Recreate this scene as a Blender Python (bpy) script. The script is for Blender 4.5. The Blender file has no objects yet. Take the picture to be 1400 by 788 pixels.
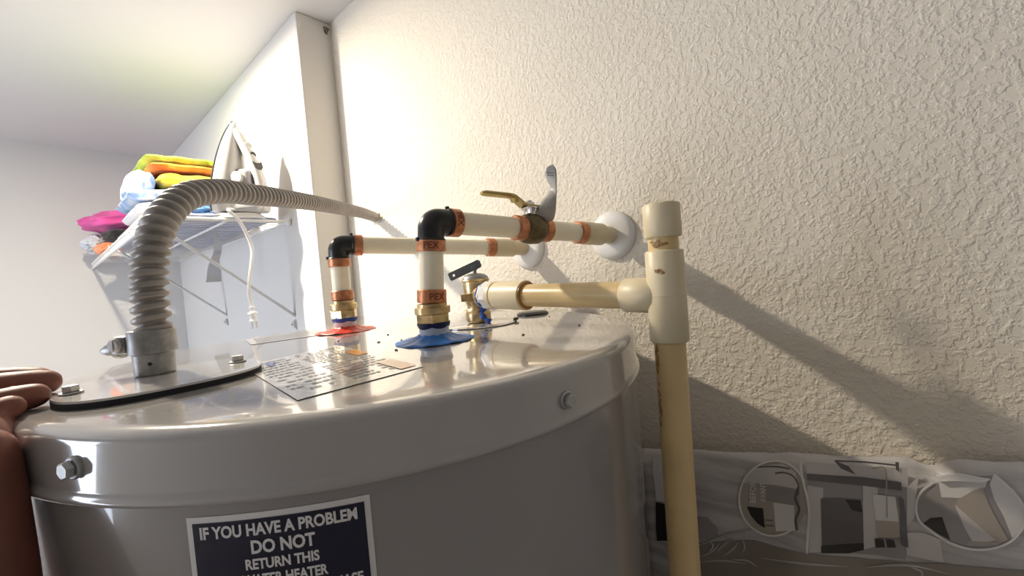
import bpy, bmesh, math, random
from mathutils import Vector, Matrix, noise
random.seed(7)
PI = math.pi
V = Vector
scene = bpy.context.scene
COL = scene.collection

# ------------------------------------------------------------------ camera
FPX = 575.0
yaw, pitch, roll = math.radians(41.6), math.radians(-2.0), math.radians(4.65)
fwd = V((math.cos(yaw)*math.cos(pitch), math.sin(yaw)*math.cos(pitch), math.sin(pitch)))
rgt = V((math.sin(yaw), -math.cos(yaw), 0))
upv = rgt.cross(fwd)
R_ = math.cos(roll)*rgt - math.sin(roll)*upv
U_ = math.sin(roll)*rgt + math.cos(roll)*upv
cam = bpy.data.cameras.new('camera')
cam.sensor_width = 36.0
cam.lens = FPX/1400*36
cam.clip_start = 0.005
cam.dof.use_dof = False
camo = bpy.data.objects.new('camera', cam)
camo.matrix_world = Matrix(((R_.x, U_.x, -fwd.x, 0), (R_.y, U_.y, -fwd.y, 0), (R_.z, U_.z, -fwd.z, 0), (0, 0, 0, 1)))
COL.objects.link(camo)
scene.camera = camo

# ------------------------------------------------------------------ world, lamps, exposure
scene.view_settings.view_transform = 'Standard'
scene.view_settings.look = 'None'
scene.view_settings.gamma = 1.0
scene.view_settings.use_curve_mapping = False
scene.view_settings.exposure = 0.42
world = bpy.data.worlds.new('world')
scene.world = world
world.use_nodes = True
bg = world.node_tree.nodes['Background']
bg.inputs['Color'].default_value = (1.0, 0.96, 0.92, 1)
bg.inputs['Strength'].default_value = 0.16
LAMP = V((0.020, 1.100, 0.588))
ld = bpy.data.lights.new('bulb_light', 'AREA')
ld.shape = 'DISK'
ld.size = 0.046
ld.energy = 15.0
ld.color = (1.0, 0.88, 0.70)
lo = bpy.data.objects.new('bulb_light', ld)
lo.location = LAMP
COL.objects.link(lo)

# ------------------------------------------------------------------ materials
def mat(name, col, rough=0.5, metal=0.0, coat=0.0, var=0.0, vscale=40.0, bump=0.0, bscale=200.0, bdist=0.001,
        sss=0.0, trans=0.0, spec=0.5, emit=None, es=0.0, col2=None, stretch=(1, 1, 1), det=3.0, sheen=0.0, alpha=1.0):
    m = bpy.data.materials.new(name)
    m.use_nodes = True
    nt = m.node_tree
    b = nt.nodes['Principled BSDF']
    b.inputs['Base Color'].default_value = (*col, 1)
    b.inputs['Roughness'].default_value = rough
    b.inputs['Metallic'].default_value = metal
    b.inputs['Coat Weight'].default_value = coat
    b.inputs['Coat Roughness'].default_value = 0.04
    b.inputs['Specular IOR Level'].default_value = spec
    b.inputs['Sheen Weight'].default_value = sheen
    b.inputs['Alpha'].default_value = alpha
    if sss:
        b.inputs['Subsurface Weight'].default_value = sss
        b.inputs['Subsurface Radius'].default_value = (1, .8, .5)
        b.inputs['Subsurface Scale'].default_value = 0.006
    b.inputs['Transmission Weight'].default_value = trans
    if emit:
        b.inputs['Emission Color'].default_value = (*emit, 1)
        b.inputs['Emission Strength'].default_value = es
    tc = nt.nodes.new('ShaderNodeTexCoord')
    mp = nt.nodes.new('ShaderNodeMapping')
    mp.inputs['Scale'].default_value = stretch
    nt.links.new(tc.outputs['Object'], mp.inputs['Vector'])
    if var or col2:
        n = nt.nodes.new('ShaderNodeTexNoise')
        n.inputs['Scale'].default_value = vscale
        n.inputs['Detail'].default_value = det
        nt.links.new(mp.outputs[0], n.inputs['Vector'])
        r = nt.nodes.new('ShaderNodeValToRGB')
        c2 = col2 or tuple(max(0, c*(1-var)) for c in col)
        r.color_ramp.elements[0].position = 0.36
        r.color_ramp.elements[1].position = 0.64
        r.color_ramp.elements[0].color = (*c2, 1)
        r.color_ramp.elements[1].color = (*col, 1)
        nt.links.new(n.outputs['Fac'], r.inputs['Fac'])
        nt.links.new(r.outputs['Color'], b.inputs['Base Color'])
    if bump:
        n2 = nt.nodes.new('ShaderNodeTexNoise')
        n2.inputs['Scale'].default_value = bscale
        n2.inputs['Detail'].default_value = det
        nt.links.new(mp.outputs[0], n2.inputs['Vector'])
        bp = nt.nodes.new('ShaderNodeBump')
        bp.inputs['Strength'].default_value = bump
        bp.inputs['Distance'].default_value = bdist
        nt.links.new(n2.outputs['Fac'], bp.inputs['Height'])
        nt.links.new(bp.outputs['Normal'], b.inputs['Normal'])
    return m

def wall_mat():
    m = mat('textured_wall_paint', (0.80, 0.74, 0.64), rough=0.75, spec=0.25)
    nt = m.node_tree
    b = nt.nodes['Principled BSDF']
    tc = [n for n in nt.nodes if n.type == 'TEX_COORD'][0]
    a = nt.nodes.new('ShaderNodeTexNoise'); a.inputs['Scale'].default_value = 185; a.inputs['Detail'].default_value = 3.0
    a.inputs['Roughness'].default_value = 0.55; a.inputs['Distortion'].default_value = 0.15
    nt.links.new(tc.outputs['Object'], a.inputs['Vector'])
    r = nt.nodes.new('ShaderNodeValToRGB')
    r.color_ramp.interpolation = 'EASE'
    r.color_ramp.elements[0].position = 0.40; r.color_ramp.elements[1].position = 0.66
    nt.links.new(a.outputs['Fac'], r.inputs['Fac'])
    bp = nt.nodes.new('ShaderNodeBump'); bp.inputs['Strength'].default_value = 0.6; bp.inputs['Distance'].default_value = 0.0012
    nt.links.new(r.outputs['Color'], bp.inputs['Height'])
    nt.links.new(bp.outputs['Normal'], b.inputs['Normal'])
    return m

M = {}
M['wall'] = wall_mat()
M['smooth_wall'] = mat('smooth_wall_paint', (0.68, 0.665, 0.645), rough=0.7, spec=0.25, bump=0.25, bscale=120, bdist=0.0006)
M['ceiling'] = mat('ceiling_paint', (0.70, 0.69, 0.68), rough=0.8, spec=0.2, bump=0.2, bscale=90, bdist=0.0006)
M['floor'] = mat('vinyl_floor', (0.34, 0.29, 0.24), rough=0.5, var=0.2, vscale=6)
M['enamel'] = mat('grey_enamel', (0.31, 0.29, 0.285), rough=0.22, coat=0.7, bump=0.05, bscale=18, bdist=0.004, var=0.04, vscale=9)  # same paint as the lid, darker: side shade put into the colour
M['enamel_top'] = mat('grey_enamel_top', (0.43, 0.412, 0.40), rough=0.16, coat=1.0, bump=0.05, bscale=22, bdist=0.0025, var=0.05, vscale=14)  # same paint as the tank, paler: light on top put into the colour
M['galv'] = mat('galvanised_steel', (0.55, 0.55, 0.55), rough=0.48, metal=0.85, var=0.2, vscale=120)
M['zincmat'] = mat('zinc_casting', (0.36, 0.36, 0.36), rough=0.42, metal=0.7, var=0.3, vscale=150, bump=0.3, bscale=300, bdist=0.0006)
M['conduit'] = mat('flexible_conduit_metal', (0.36, 0.335, 0.315), rough=0.45, metal=0.35, var=0.15, vscale=60)
M['chrome'] = mat('polished_plate', (0.74, 0.73, 0.72), rough=0.12, metal=0.8)
M['gasket'] = mat('black_foam_gasket', (0.02, 0.02, 0.025), rough=0.8)
M['black'] = mat('black_plastic', (0.012, 0.013, 0.014), rough=0.28)
M['pex'] = mat('milky_pex_tube', (0.95, 0.89, 0.73), rough=0.3, sss=0.6, var=0.06, vscale=50, stretch=(.3, 1, 1))
M['copper'] = mat('copper_crimp', (0.62, 0.27, 0.14), rough=0.38, metal=0.8, var=0.35, vscale=180)
M['copper_mark'] = mat('dark_stamped_copper', (0.20, 0.05, 0.025), rough=0.6, metal=0.3)
M['brass'] = mat('brass', (0.76, 0.58, 0.31), rough=0.3, metal=0.9, var=0.4, vscale=110, bump=0.15, bscale=260, bdist=0.0006)
M['brassold'] = mat('tarnished_brass', (0.18, 0.135, 0.07), rough=0.45, metal=0.75, var=0.45, vscale=120, bump=0.3, bscale=260, bdist=0.0008)
M['bluecone'] = mat('blue_plastic', (0.035, 0.20, 0.62), rough=0.38, var=0.15, vscale=80)
M['redcone'] = mat('red_plastic', (0.72, 0.06, 0.03), rough=0.38, var=0.1, vscale=80)
M['bluedope'] = mat('blue_thread_sealant', (0.02, 0.09, 0.42), rough=0.5, bump=0.6, bscale=300, bdist=0.001)
M['darkdope'] = mat('dark_blue_sealant', (0.008, 0.015, 0.07), rough=0.45, bump=0.6, bscale=300, bdist=0.001)
M['ptfe'] = mat('white_sealant_tape', (0.75, 0.78, 0.82), rough=0.35, metal=0.2, bump=0.4, bscale=300, bdist=0.0006)
M['cpvc'] = mat('yellowed_cpvc_pipe', (0.72, 0.54, 0.27), rough=0.33, var=0.12, vscale=28, sss=0.1)
M['cpvcfit'] = mat('tan_cpvc_fitting', (0.74, 0.64, 0.44), rough=0.42, var=0.07, vscale=30, bump=0.06, bscale=300, bdist=0.0004)
M['cement'] = mat('amber_solvent_cement', (0.42, 0.20, 0.05), rough=0.3)
M['stain'] = mat('brown_cement_stain', (0.33, 0.19, 0.07), rough=0.5)
M['whiteplastic'] = mat('white_plastic', (0.82, 0.81, 0.79), rough=0.4)
M['lever'] = mat('yellowed_steel_lever', (0.46, 0.37, 0.15), rough=0.3, metal=0.75)
M['steel'] = mat('bright_steel', (0.68, 0.67, 0.64), rough=0.22, metal=0.95)
M['greylever'] = mat('dark_grey_steel_lever', (0.13, 0.15, 0.17), rough=0.4, metal=0.5)
M['tagpaper'] = mat('grey_hang_tag', (0.42, 0.41, 0.39), rough=0.35)
M['tagink'] = mat('tag_ink', (0.16, 0.15, 0.15), rough=0.6)
M['navy'] = mat('navy_label', (0.004, 0.005, 0.028), rough=0.35)
M['labelwhite'] = mat('label_white', (0.78, 0.76, 0.76), rough=0.35)
M['clearlabel'] = mat('pale_label_paper', (0.70, 0.68, 0.66), rough=0.18, coat=0.8)
M['ink'] = mat('faded_ink', (0.16, 0.155, 0.16), rough=0.4, coat=0.5)
M['orangeink'] = mat('orange_ink', (0.72, 0.30, 0.07), rough=0.3, coat=0.6)
M['blueink'] = mat('blue_ink', (0.09, 0.14, 0.42), rough=0.3, coat=0.6)
M['wire'] = mat('white_coated_wire', (0.80, 0.80, 0.79), rough=0.35)
M['brace'] = mat('grey_brace', (0.60, 0.60, 0.60), rough=0.35, metal=0.2)
M['bulb'] = mat('lit_bulb', (1, .9, .7), emit=(1.0, 0.86, 0.66), es=25)
M['brown'] = mat('cardboard', (0.36, 0.27, 0.18), rough=0.8)
M['skin'] = mat('warm_skin', (0.23, 0.078, 0.053), rough=0.5, sss=0.25, var=0.12, vscale=60, bump=0.2, bscale=500, bdist=0.0004)
M['sleeve'] = mat('dark_maroon_sleeve', (0.035, 0.015, 0.02), rough=0.9, sheen=0.3)  # dark tone carries the shade on the forearm

# ------------------------------------------------------------------ builders
class MB:
    def __init__(s): s.v = []; s.f = []; s.mi = []
    def add(s, vs, fs, mi=0):
        o = len(s.v)
        s.v += [tuple(v) for v in vs]
        s.f += [tuple(i+o for i in f) for f in fs]
        s.mi += [mi]*len(fs)
        return s
    def build(s, name, mats, parent=None, sharp=35, smooth=True):
        me = bpy.data.meshes.new(name)
        me.from_pydata(s.v, [], s.f)
        me.validate()
        if not isinstance(mats, (list, tuple)): mats = [mats]
        for m in mats: me.materials.append(m)
        if len(mats) > 1:
            for p, k in zip(me.polygons, s.mi): p.material_index = k
        bm = bmesh.new(); bm.from_mesh(me)
        bmesh.ops.recalc_face_normals(bm, faces=bm.faces)
        bm.to_mesh(me); bm.free()
        if smooth:
            me.shade_smooth()
            me.set_sharp_from_angle(angle=math.radians(sharp))
        o = bpy.data.objects.new(name, me)
        COL.objects.link(o)
        adopt(o, parent)
        return o

WL = {}
def adopt(o, parent):
    if parent is None: return
    o.parent = parent
    base = WL.get(parent.name, V((0, 0, 0)))
    o.matrix_parent_inverse = Matrix.Translation(-base)
    WL[o.name] = V((0, 0, 0))

def tag(o, label, cat, group=None):
    o['label'] = label; o['category'] = cat
    if group: o['group'] = group
    return o

def thing(name, loc, label, cat, group=None):
    o = bpy.data.objects.new(name, None)
    o.empty_display_size = 0.02
    o.location = loc
    COL.objects.link(o)
    WL[o.name] = V(loc)
    return tag(o, label, cat, group)

def frame(ax):
    a = V(ax).normalized()
    t = V((0, 0, 1)) if abs(a.z) < 0.9 else V((1, 0, 0))
    x = t.cross(a).normalized()
    return x, a.cross(x), a

def lathe(mb, prof, org, ax=(0, 0, 1), seg=48, mi=0, rot=0.0, close=True):
    """prof = [(radius, height)] ; open profile with poles closed by caps"""
    x, y, a = frame(ax); org = V(org)
    vs = []; fs = []
    for r, h in prof:
        for k in range(seg):
            t = 2*PI*k/seg+rot
            vs.append(org+a*h+(x*math.cos(t)+y*math.sin(t))*r)
    n = len(prof)
    for i in range(n-1):
        for k in range(seg):
            k2 = (k+1) % seg
            fs.append((i*seg+k, i*seg+k2, (i+1)*seg+k2, (i+1)*seg+k))
    if close:
        fs.append(tuple(range(seg-1, -1, -1)))
        fs.append(tuple((n-1)*seg+k for k in range(seg)))
    mb.add(vs, fs, mi)
    return mb

def cyl(mb, p0, p1, r, r1=None, seg=32, bev=0.0006, mi=0, rot=0):
    p0, p1 = V(p0), V(p1); L = (p1-p0).length
    r1 = r if r1 is None else r1
    return lathe(mb, [(r-bev, 0), (r, bev), (r1, L-bev), (r1-bev, L)], p0, p1-p0, seg, mi, rot)

def ringtube(mb, p0, p1, ro, ri, seg=40, bev=0.0008, mi=0):
    p0, p1 = V(p0), V(p1); L = (p1-p0).length
    x, y, a = frame(p1-p0)
    prof = [(ri, 0), (ro-bev, 0), (ro, bev), (ro, L-bev), (ro-bev, L), (ri, L)]
    vs = []; fs = []
    for r, h in prof:
        for k in range(seg):
            t = 2*PI*k/seg
            vs.append(p0+a*h+(x*math.cos(t)+y*math.sin(t))*r)
    n = len(prof)
    for i in range(n):
        j = (i+1) % n
        for k in range(seg):
            k2 = (k+1) % seg
            fs.append((i*seg+k, i*seg+k2, j*seg+k2, j*seg+k))
    mb.add(vs, fs, mi)
    return mb

def spline(pts, n):
    pts = [V(p) for p in pts]
    P = [2*pts[0]-pts[1]]+pts+[2*pts[-1]-pts[-2]]
    fine = []
    for i in range(1, len(P)-2):
        for k in range(24):
            t = k/24
            a, b, c, d = P[i-1], P[i], P[i+1], P[i+2]
            fine.append(0.5*((2*b)+(c-a)*t+(2*a-5*b+4*c-d)*t*t+(3*b-a-3*c+d)*t**3))
    fine.append(P[-2])
    L = [0]
    for i in range(1, len(fine)): L.append(L[-1]+(fine[i]-fine[i-1]).length)
    out = []; j = 0
    for k in range(n):
        s = L[-1]*k/(n-1)
        while j < len(L)-2 and L[j+1] < s: j += 1
        t = (s-L[j])/max(1e-9, L[j+1]-L[j])
        out.append(fine[j].lerp(fine[j+1], min(1, t)))
    return out, L[-1]

def sweep(mb, pts, rad, seg=12, mi=0, ell=None, up=None):
    """tube along pts; rad float or f(i, theta)"""
    pts = [V(p) for p in pts]; n = len(pts)
    T = [(pts[min(i+1, n-1)]-pts[max(i-1, 0)]).normalized() for i in range(n)]
    x, y, _ = frame(T[0])
    if up is not None:
        y = V(up); y = (y-T[0]*y.dot(T[0])).normalized(); x = y.cross(T[0])
    vs = []; fs = []
    for i in range(n):
        x = (x-T[i]*x.dot(T[i])).normalized(); y = T[i].cross(x)
        for k in range(seg):
            t = 2*PI*k/seg
            r = rad(i, t) if callable(rad) else rad
            ex, ey = ell or (1, 1)
            vs.append(pts[i]+x*math.cos(t)*r*ex+y*math.sin(t)*r*ey)
    for i in range(n-1):
        for k in range(seg):
            k2 = (k+1) % seg
            fs.append((i*seg+k, i*seg+k2, (i+1)*seg+k2, (i+1)*seg+k))
    fs.append(tuple(range(seg-1, -1, -1))); fs.append(tuple((n-1)*seg+k for k in range(seg)))
    mb.add(vs, fs, mi)
    return mb

def box(mb, c, size, ax=None, ay=None, bev=0.0, mi=0):
    """centre, size, optional local x and y axes"""
    X = V(ax).normalized() if ax else V((1, 0, 0))
    Y = V(ay).normalized() if ay else V((0, 1, 0))
    Y = (Y-X*Y.dot(X)).normalized()
    Z = X.cross(Y)
    bm = bmesh.new()
    bmesh.ops.create_cube(bm, size=1)
    for v in bm.verts: v.co = V((v.co.x*size[0], v.co.y*size[1], v.co.z*size[2]))
    if bev: bmesh.ops.bevel(bm, geom=bm.edges[:], offset=bev, segments=2, affect='EDGES', profile=0.5)
    c = V(c); bm.verts.ensure_lookup_table()
    vs = [c+X*v.co.x+Y*v.co.y+Z*v.co.z for v in bm.verts]
    bm.verts.index_update()
    fs = [tuple(v.index for v in f.verts) for f in bm.faces]
    bm.free()
    mb.add(vs, fs, mi)
    return mb

def prism(mb, poly, z0, z1, org=(0, 0, 0), ax=(1, 0, 0), ay=(0, 1, 0), mi=0):
    X, Y = V(ax), V(ay); Z = X.cross(Y).normalized(); org = V(org); n = len(poly)
    vs = [org+X*p[0]+Y*p[1]+Z*z0 for p in poly]+[org+X*p[0]+Y*p[1]+Z*z1 for p in poly]
    fs = [tuple(range(n-1, -1, -1)), tuple(range(n, 2*n))]+[(i, (i+1) % n, n+(i+1) % n, n+i) for i in range(n)]
    mb.add(vs, fs, mi)
    return mb

def text_geo(txt, size=1.0, bold=0.0, xs=1.0):
    """flat letters centred on x, baseline y=0, as (verts2d, faces)"""
    cu = bpy.data.curves.new('lettering', 'FONT')
    cu.body = txt; cu.size = size; cu.align_x = 'CENTER'; cu.offset = bold; cu.resolution_u = 3
    o = bpy.data.objects.new('lettering', cu)
    COL.objects.link(o)
    dg = bpy.context.evaluated_depsgraph_get()
    me = bpy.data.meshes.new_from_object(o.evaluated_get(dg))
    vs = [(v.co.x*xs, v.co.y) for v in me.vertices]
    fs = [tuple(p.vertices) for p in me.polygons]
    bpy.data.objects.remove(o); bpy.data.curves.remove(cu); bpy.data.meshes.remove(me)
    return vs, fs

def decal(mb, poly2d, faces, fn, off, mi=0):
    """flat print laid on a surface: fn(u, v, off) -> point"""
    mb.add([fn(u, v, off) for u, v in poly2d], faces, mi)

# ------------------------------------------------------------------ setting
FLOOR, CEIL = -1.84, 0.605
WX, BX, BY, FY = 0.495, 0.418, 0.9325, 2.27
LX, NY = -1.45, -1.35

def struct(name, mb, m, parent=None, smooth=False):
    o = mb.build(name, m, parent, smooth=smooth)
    if parent is None: o['kind'] = 'structure'
    return o

struct('wall_right', box(MB(), (WX+.05, (NY+BY+.1)/2, (FLOOR+CEIL)/2), (.1, BY+.1-NY, CEIL-FLOOR)), M['wall'])
mb = MB(); box(mb, ((BX+WX+.1)/2+.0001, (BY+FY)/2, (FLOOR+CEIL)/2), (WX+.1-BX, FY-BY, CEIL-FLOOR), bev=0.003)
struct('wall_right_projection', mb, M['smooth_wall'])
struct('wall_far', box(MB(), ((LX+WX)/2, FY+.05, (FLOOR+CEIL)/2), (WX-LX+.2, .1, CEIL-FLOOR)), M['smooth_wall'])
struct('ceiling', box(MB(), ((LX+WX)/2, (NY+FY)/2, CEIL+.05), (WX-LX+.3, FY-NY+.3, .1)), M['ceiling'])
struct('floor', box(MB(), ((LX+WX)/2, (NY+FY)/2, FLOOR-.05), (WX-LX+.3, FY-NY+.3, .1)), M['floor'])
# left wall with an opening for the added glowing fill window, out of view
wy0, wy1, wz0, wz1 = 1.00, 1.80, -0.90, 0.35
mb = MB()
for (y0, y1, z0, z1) in ((NY, wy0, FLOOR, CEIL), (wy1, FY, FLOOR, CEIL), (wy0, wy1, FLOOR, wz0), (wy0, wy1, wz1, CEIL)):
    box(mb, (LX-.05, (y0+y1)/2, (z0+z1)/2), (.1, y1-y0, z1-z0))
struct('wall_left', mb, M['smooth_wall'])
mb = MB()
for (y0, y1, z0, z1) in ((wy0, wy0+.03, wz0, wz1), (wy1-.03, wy1, wz0, wz1), (wy0, wy1, wz0, wz0+.03), (wy0, wy1, wz1-.03, wz1), (wy0, wy1, -.31, -.28)):
    box(mb, (LX-.04, (y0+y1)/2, (z0+z1)/2), (.05, y1-y0, z1-z0), bev=.003)
win = struct('window_1', mb, M['whiteplastic'])
box(MB(), (LX-.05, (wy0+wy1)/2, (wz0+wz1)/2), (.004, wy1-wy0, wz1-wz0)).build('pane', mat('daylit_frosted_glass', (.7, .8, 1), rough=.3, emit=(.78, .86, 1.0), es=6.2), win)  # unseen pane added to glow as room fill and streak the tank

# smudge of cobweb dirt in the top corner of the projection
random.seed(3)
mb = MB()
for k in range(14):
    c = V((WX-.004-random.random()*.012, BY-.0012, CEIL-.012-random.random()*.012))
    a = random.random()*PI
    box(mb, c, (.006+.004*random.random(), .0012, .0009), ax=(math.cos(a), 0, math.sin(a)), ay=(0, 1, 0))
o = mb.build('cobweb', mat('dirt', (.18, .14, .08), rough=.9)); tag(o, 'small dark cobweb smudge high in the wall corner under the ceiling', 'cobweb'); o['kind'] = 'stuff'

# small downlight in the ceiling (just above the frame)
t = thing('ceiling_downlight', (LAMP.x, LAMP.y, CEIL), 'small round white downlight flush in the ceiling', 'lamp')
ringtube(MB(), (LAMP.x, LAMP.y, CEIL-.010), (LAMP.x, LAMP.y, CEIL), .032, .026).build('trim_ring', M['whiteplastic'], t)
cyl(MB(), (LAMP.x, LAMP.y, CEIL-.008), (LAMP.x, LAMP.y, CEIL-.001), .0255).build('lens', M['bulb'], t)

# ------------------------------------------------------------------ water heater
CX, CY, HR, HT = 0.2250, 0.379, 0.2425, -0.055
HB = -1.50
heater = thing('water_heater', (CX, CY, HB), 'large glossy grey cylindrical water heater in front of the textured wall', 'water heater')
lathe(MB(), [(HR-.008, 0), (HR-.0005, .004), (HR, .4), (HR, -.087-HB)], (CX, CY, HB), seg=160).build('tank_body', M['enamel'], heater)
prof = [(HR+.0008, -.0886), (HR+.0022, -.0878), (HR+.0032, -.0862), (HR+.0030, -.0842), (HR+.0016, -.0826), (HR+.0010, -.0815), (HR+.0010, -.0612), (HR+.0004, -.0586),
        (HR-.0018, -.0562), (HR-.0050, -.0551), (HR-.009, -.0549), (HR-.03, -.0550), (.12, -.0550), (.06, -.0550), (.002, -.0550)]
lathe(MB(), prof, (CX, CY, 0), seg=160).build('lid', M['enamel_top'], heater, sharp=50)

def on_tank(u, z, off, r=HR):
    """u in metres along the shell measured from the direction -132.5 deg (to the right seen from outside is +)"""
    a = math.radians(-132.5)+u/r
    return V((CX+math.cos(a)*(r+off), CY+math.sin(a)*(r+off), z))

def tank_patch(mb, u0, u1, z0, z1, off, mi=0, n=16):
    vs = []; fs = []
    for i in range(n+1):
        u = u0+(u1-u0)*i/n
        vs += [on_tank(u, z0, off), on_tank(u, z1, off)]
    for i in range(n): fs.append((2*i, 2*i+2, 2*i+3, 2*i+1))
    mb.add(vs, fs, mi)

# white-edged navy warning label
lab = MB()
uL, uR, zT, zB = -.0385, .0385, -.0935, -.152
tank_patch(lab, uL, uR, zB, zT, .0003, 0)
tank_patch(lab, uL+.0025, uR-.0025, zB+.0025, zT-.0027, .0005, 1)
# side rims
lo_ = lab.build('warning_label', [M['labelwhite'], M['navy']], heater, smooth=False)
lo_['label'] = 'navy warning label with white border and white lettering'
LL = MB()
for txt, z, sz, w, u0 in (('IF YOU HAVE A PROBLEM', -.1030, .0072, .0655, 0), ('DO NOT', -.1110, .0079, .0265, .0015), ('RETURN THIS', -.1179, .0062, .0305, .0005),
                      ('WATER HEATER', -.1247, .0062, .0355, .001), ('TO PLACE OF PURCHASE.', -.1313, .0062, .060, .004)):
    vs, fs = text_geo(txt, sz, bold=sz*.035)
    x0 = min(v[0] for v in vs); x1 = max(v[0] for v in vs); s = w/(x1-x0)
    LL.add([on_tank((v[0]-(x0+x1)/2)*s+u0, z+v[1], .0008) for v in vs], fs)
LL.build('label_lettering', M['labelwhite'], lo_, smooth=False)

def bolt_on_tank(px, label):
    d = V((px[0]-CX, px[1]-CY, 0)).normalized(); p = V((CX, CY, px[2]))+d*(HR+.0005)
    mb = MB(); cyl(mb, p, p+d*.0024, .0052, seg=20); cyl(mb, p+d*.0022, p+d*.0056, .0042, seg=6, bev=.0008, rot=.3)
    b = mb.build('hex_screw', M['galv'], heater, sharp=25); return b
bolt_on_tank((.1935, .1403, -.0738), '')
bolt_on_tank((.0085, .2750, -.0705), '')

# little specks of debris on the lid
random.seed(5)
mb = MB()
for x, y in ((.2997, .3567), (.3674, .3246), (.2948, .3005), (.2158, .3185), (.21, .36), (.24, .27), (.225, .345), (.19, .30), (.245, .40), (.40, .30), (.34, .22), (.2, .42), (.37, .36), (.28, .24)):
    a = random.random()*PI
    box(mb, (x, y, HT+.0005), (.0014+.002*random.random(), .001, .0009), ax=(math.cos(a), math.sin(a), 0), ay=(-math.sin(a), math.cos(a), 0))
o = mb.build('debris_specks', M['brassold'], heater); o['kind'] = 'stuff'

def lid_patch(name, quad, m, z, parent):
    mb = MB(); a, b, c, d = [V((*q, z)) for q in quad]
    lo2 = [p-V((0, 0, .0001)) for p in (a, b, c, d)]
    mb.add([a, b, c, d]+lo2, [(0, 1, 2, 3), (0, 4, 5, 1), (1, 5, 6, 2), (2, 6, 7, 3), (3, 7, 4, 0)])
    return mb.build(name, m, parent, smooth=False)

# instruction label lying on the lid: rows of small illegible print, orange and blue marks
q = [(.100, .372), (.185, .392), (.160, .222), (.082, .222)]
inst = lid_patch('instruction_label', q, M['clearlabel'], HT+.0005, heater)
inst['label'] = 'pale instruction label with rows of small grey print and orange bars'
def lq(s, t, z=HT+.0007):
    a, b, c, d = [V((*w, z)) for w in q]
    return (a.lerp(b, s)).lerp(d.lerp(c, s), t)
mb = MB(); random.seed(11)
for col0, col1, rows in ((.05, .40, 13), (.46, .95, 17)):
    for r in range(rows):
        t = .06+.88*r/rows
        s = col0
        while s < col1-.03:
            w = .02+.05*random.random(); w = min(w, col1-s)
            if random.random() < .85:
                dz = .026
                mb.add([lq(s, t), lq(s+w, t), lq(s+w, t+dz), lq(s, t+dz)], [(0, 1, 2, 3)])
            s += w+.012
mb.build('small_print', M['ink'], inst, smooth=False)['kind'] = 'stuff'
for s0, s1, t0, t1 in ((.86, .99, .30, .47), (.82, .97, .74, .96)):
    mb = MB(); mb.add([lq(s0, t0, HT+.0009), lq(s1, t0, HT+.0009), lq(s1, t1, HT+.0009), lq(s0, t1, HT+.0009)], [(0, 1, 2, 3)])
    mb.build('orange_bar', M['orangeink'], inst, smooth=False)
mb = MB(); mb.add([lq(.16, .10, HT+.0009), lq(.26, .12, HT+.0009), lq(.17, .24, HT+.0009)], [(0, 1, 2)])
mb.build('blue_mark', M['blueink'], inst, smooth=False)
q2 = [(.165, .59), (.255, .580), (.235, .50), (.150, .52)]
q = q2
l2 = lid_patch('far_label', q2, M['clearlabel'], HT+.0005, heater)
l2['label'] = 'pale label with grey lines near the far edge of the lid'
mb = MB()
for r in range(6):
    t = .1+.14*r
    mb.add([lq(.08, t), lq(.92, t), lq(.92, t+.045), lq(.08, t+.045)], [(0, 1, 2, 3)])
mb.build('printed_line', M['ink'], l2, smooth=False)
# black knockout cap at the back of the lid
lathe(MB(), [(.0205, 0), (.0205, .0015), (.018, .0035), (.012, .0042), (.002, .0042)], (.421, .342, HT), seg=32).build('knockout_cap', M['black'], heater)

# junction plate with black gasket, under the conduit
def superell(cx, cy, rx, ry, p=2.6, n=64):
    o = []
    for k in range(n):
        t = 2*PI*k/n; c, s = math.cos(t), math.sin(t)
        o.append((cx+rx*math.copysign(abs(c)**(2/p), c), cy+ry*math.copysign(abs(s)**(2/p), s)))
    return o
mb = MB(); prism(mb, superell(.0535, .3645, .0535, .0490), HT, HT+.0034)
gk = mb.build('plate_gasket', M['gasket'], heater, sharp=50)
gk['label'] = 'black foam gasket under the junction plate'
mb = MB(); prism(mb, superell(.0535, .3650, .0535, .0490), HT+.0034, HT+.0048)
pl = mb.build('junction_plate', mat('white_enamel_plate', (.72, .71, .70), rough=.14, coat=1), heater, sharp=50)
pl['label'] = 'pale glossy junction plate that the conduit rises from'
for x, y in ((.0965, .3685), (.0090, .3642)):
    mb = MB(); cyl(mb, (x, y, HT+.0048), (x, y, HT+.0060), .0058, seg=20); cyl(mb, (x, y, HT+.006), (x, y, HT+.0098), .0042, seg=6, bev=.0006)
    mb.build('plate_screw', M['galv'], heater, sharp=25)

# round plate round the relief valve
lathe(MB(), [(.0425, 0), (.0425, .001), (.041, .0018), (.002, .0018)], (.330, .348, HT), seg=64).build('valve_plate', M['chrome'], heater, sharp=50)['label'] = 'dark mirror-like round plate under the relief valve'
lathe(MB(), [(.0435, 0), (.0435, .0006), (.04, .0006)], (.330, .348, HT-.0001), seg=64).build('valve_plate_gasket', M['gasket'], heater)
cyl(MB(), (.362, .319, HT+.0015), (.362, .319, HT+.0040), .0032, seg=12).build('plate_screw', M['brassold'], heater)

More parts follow.
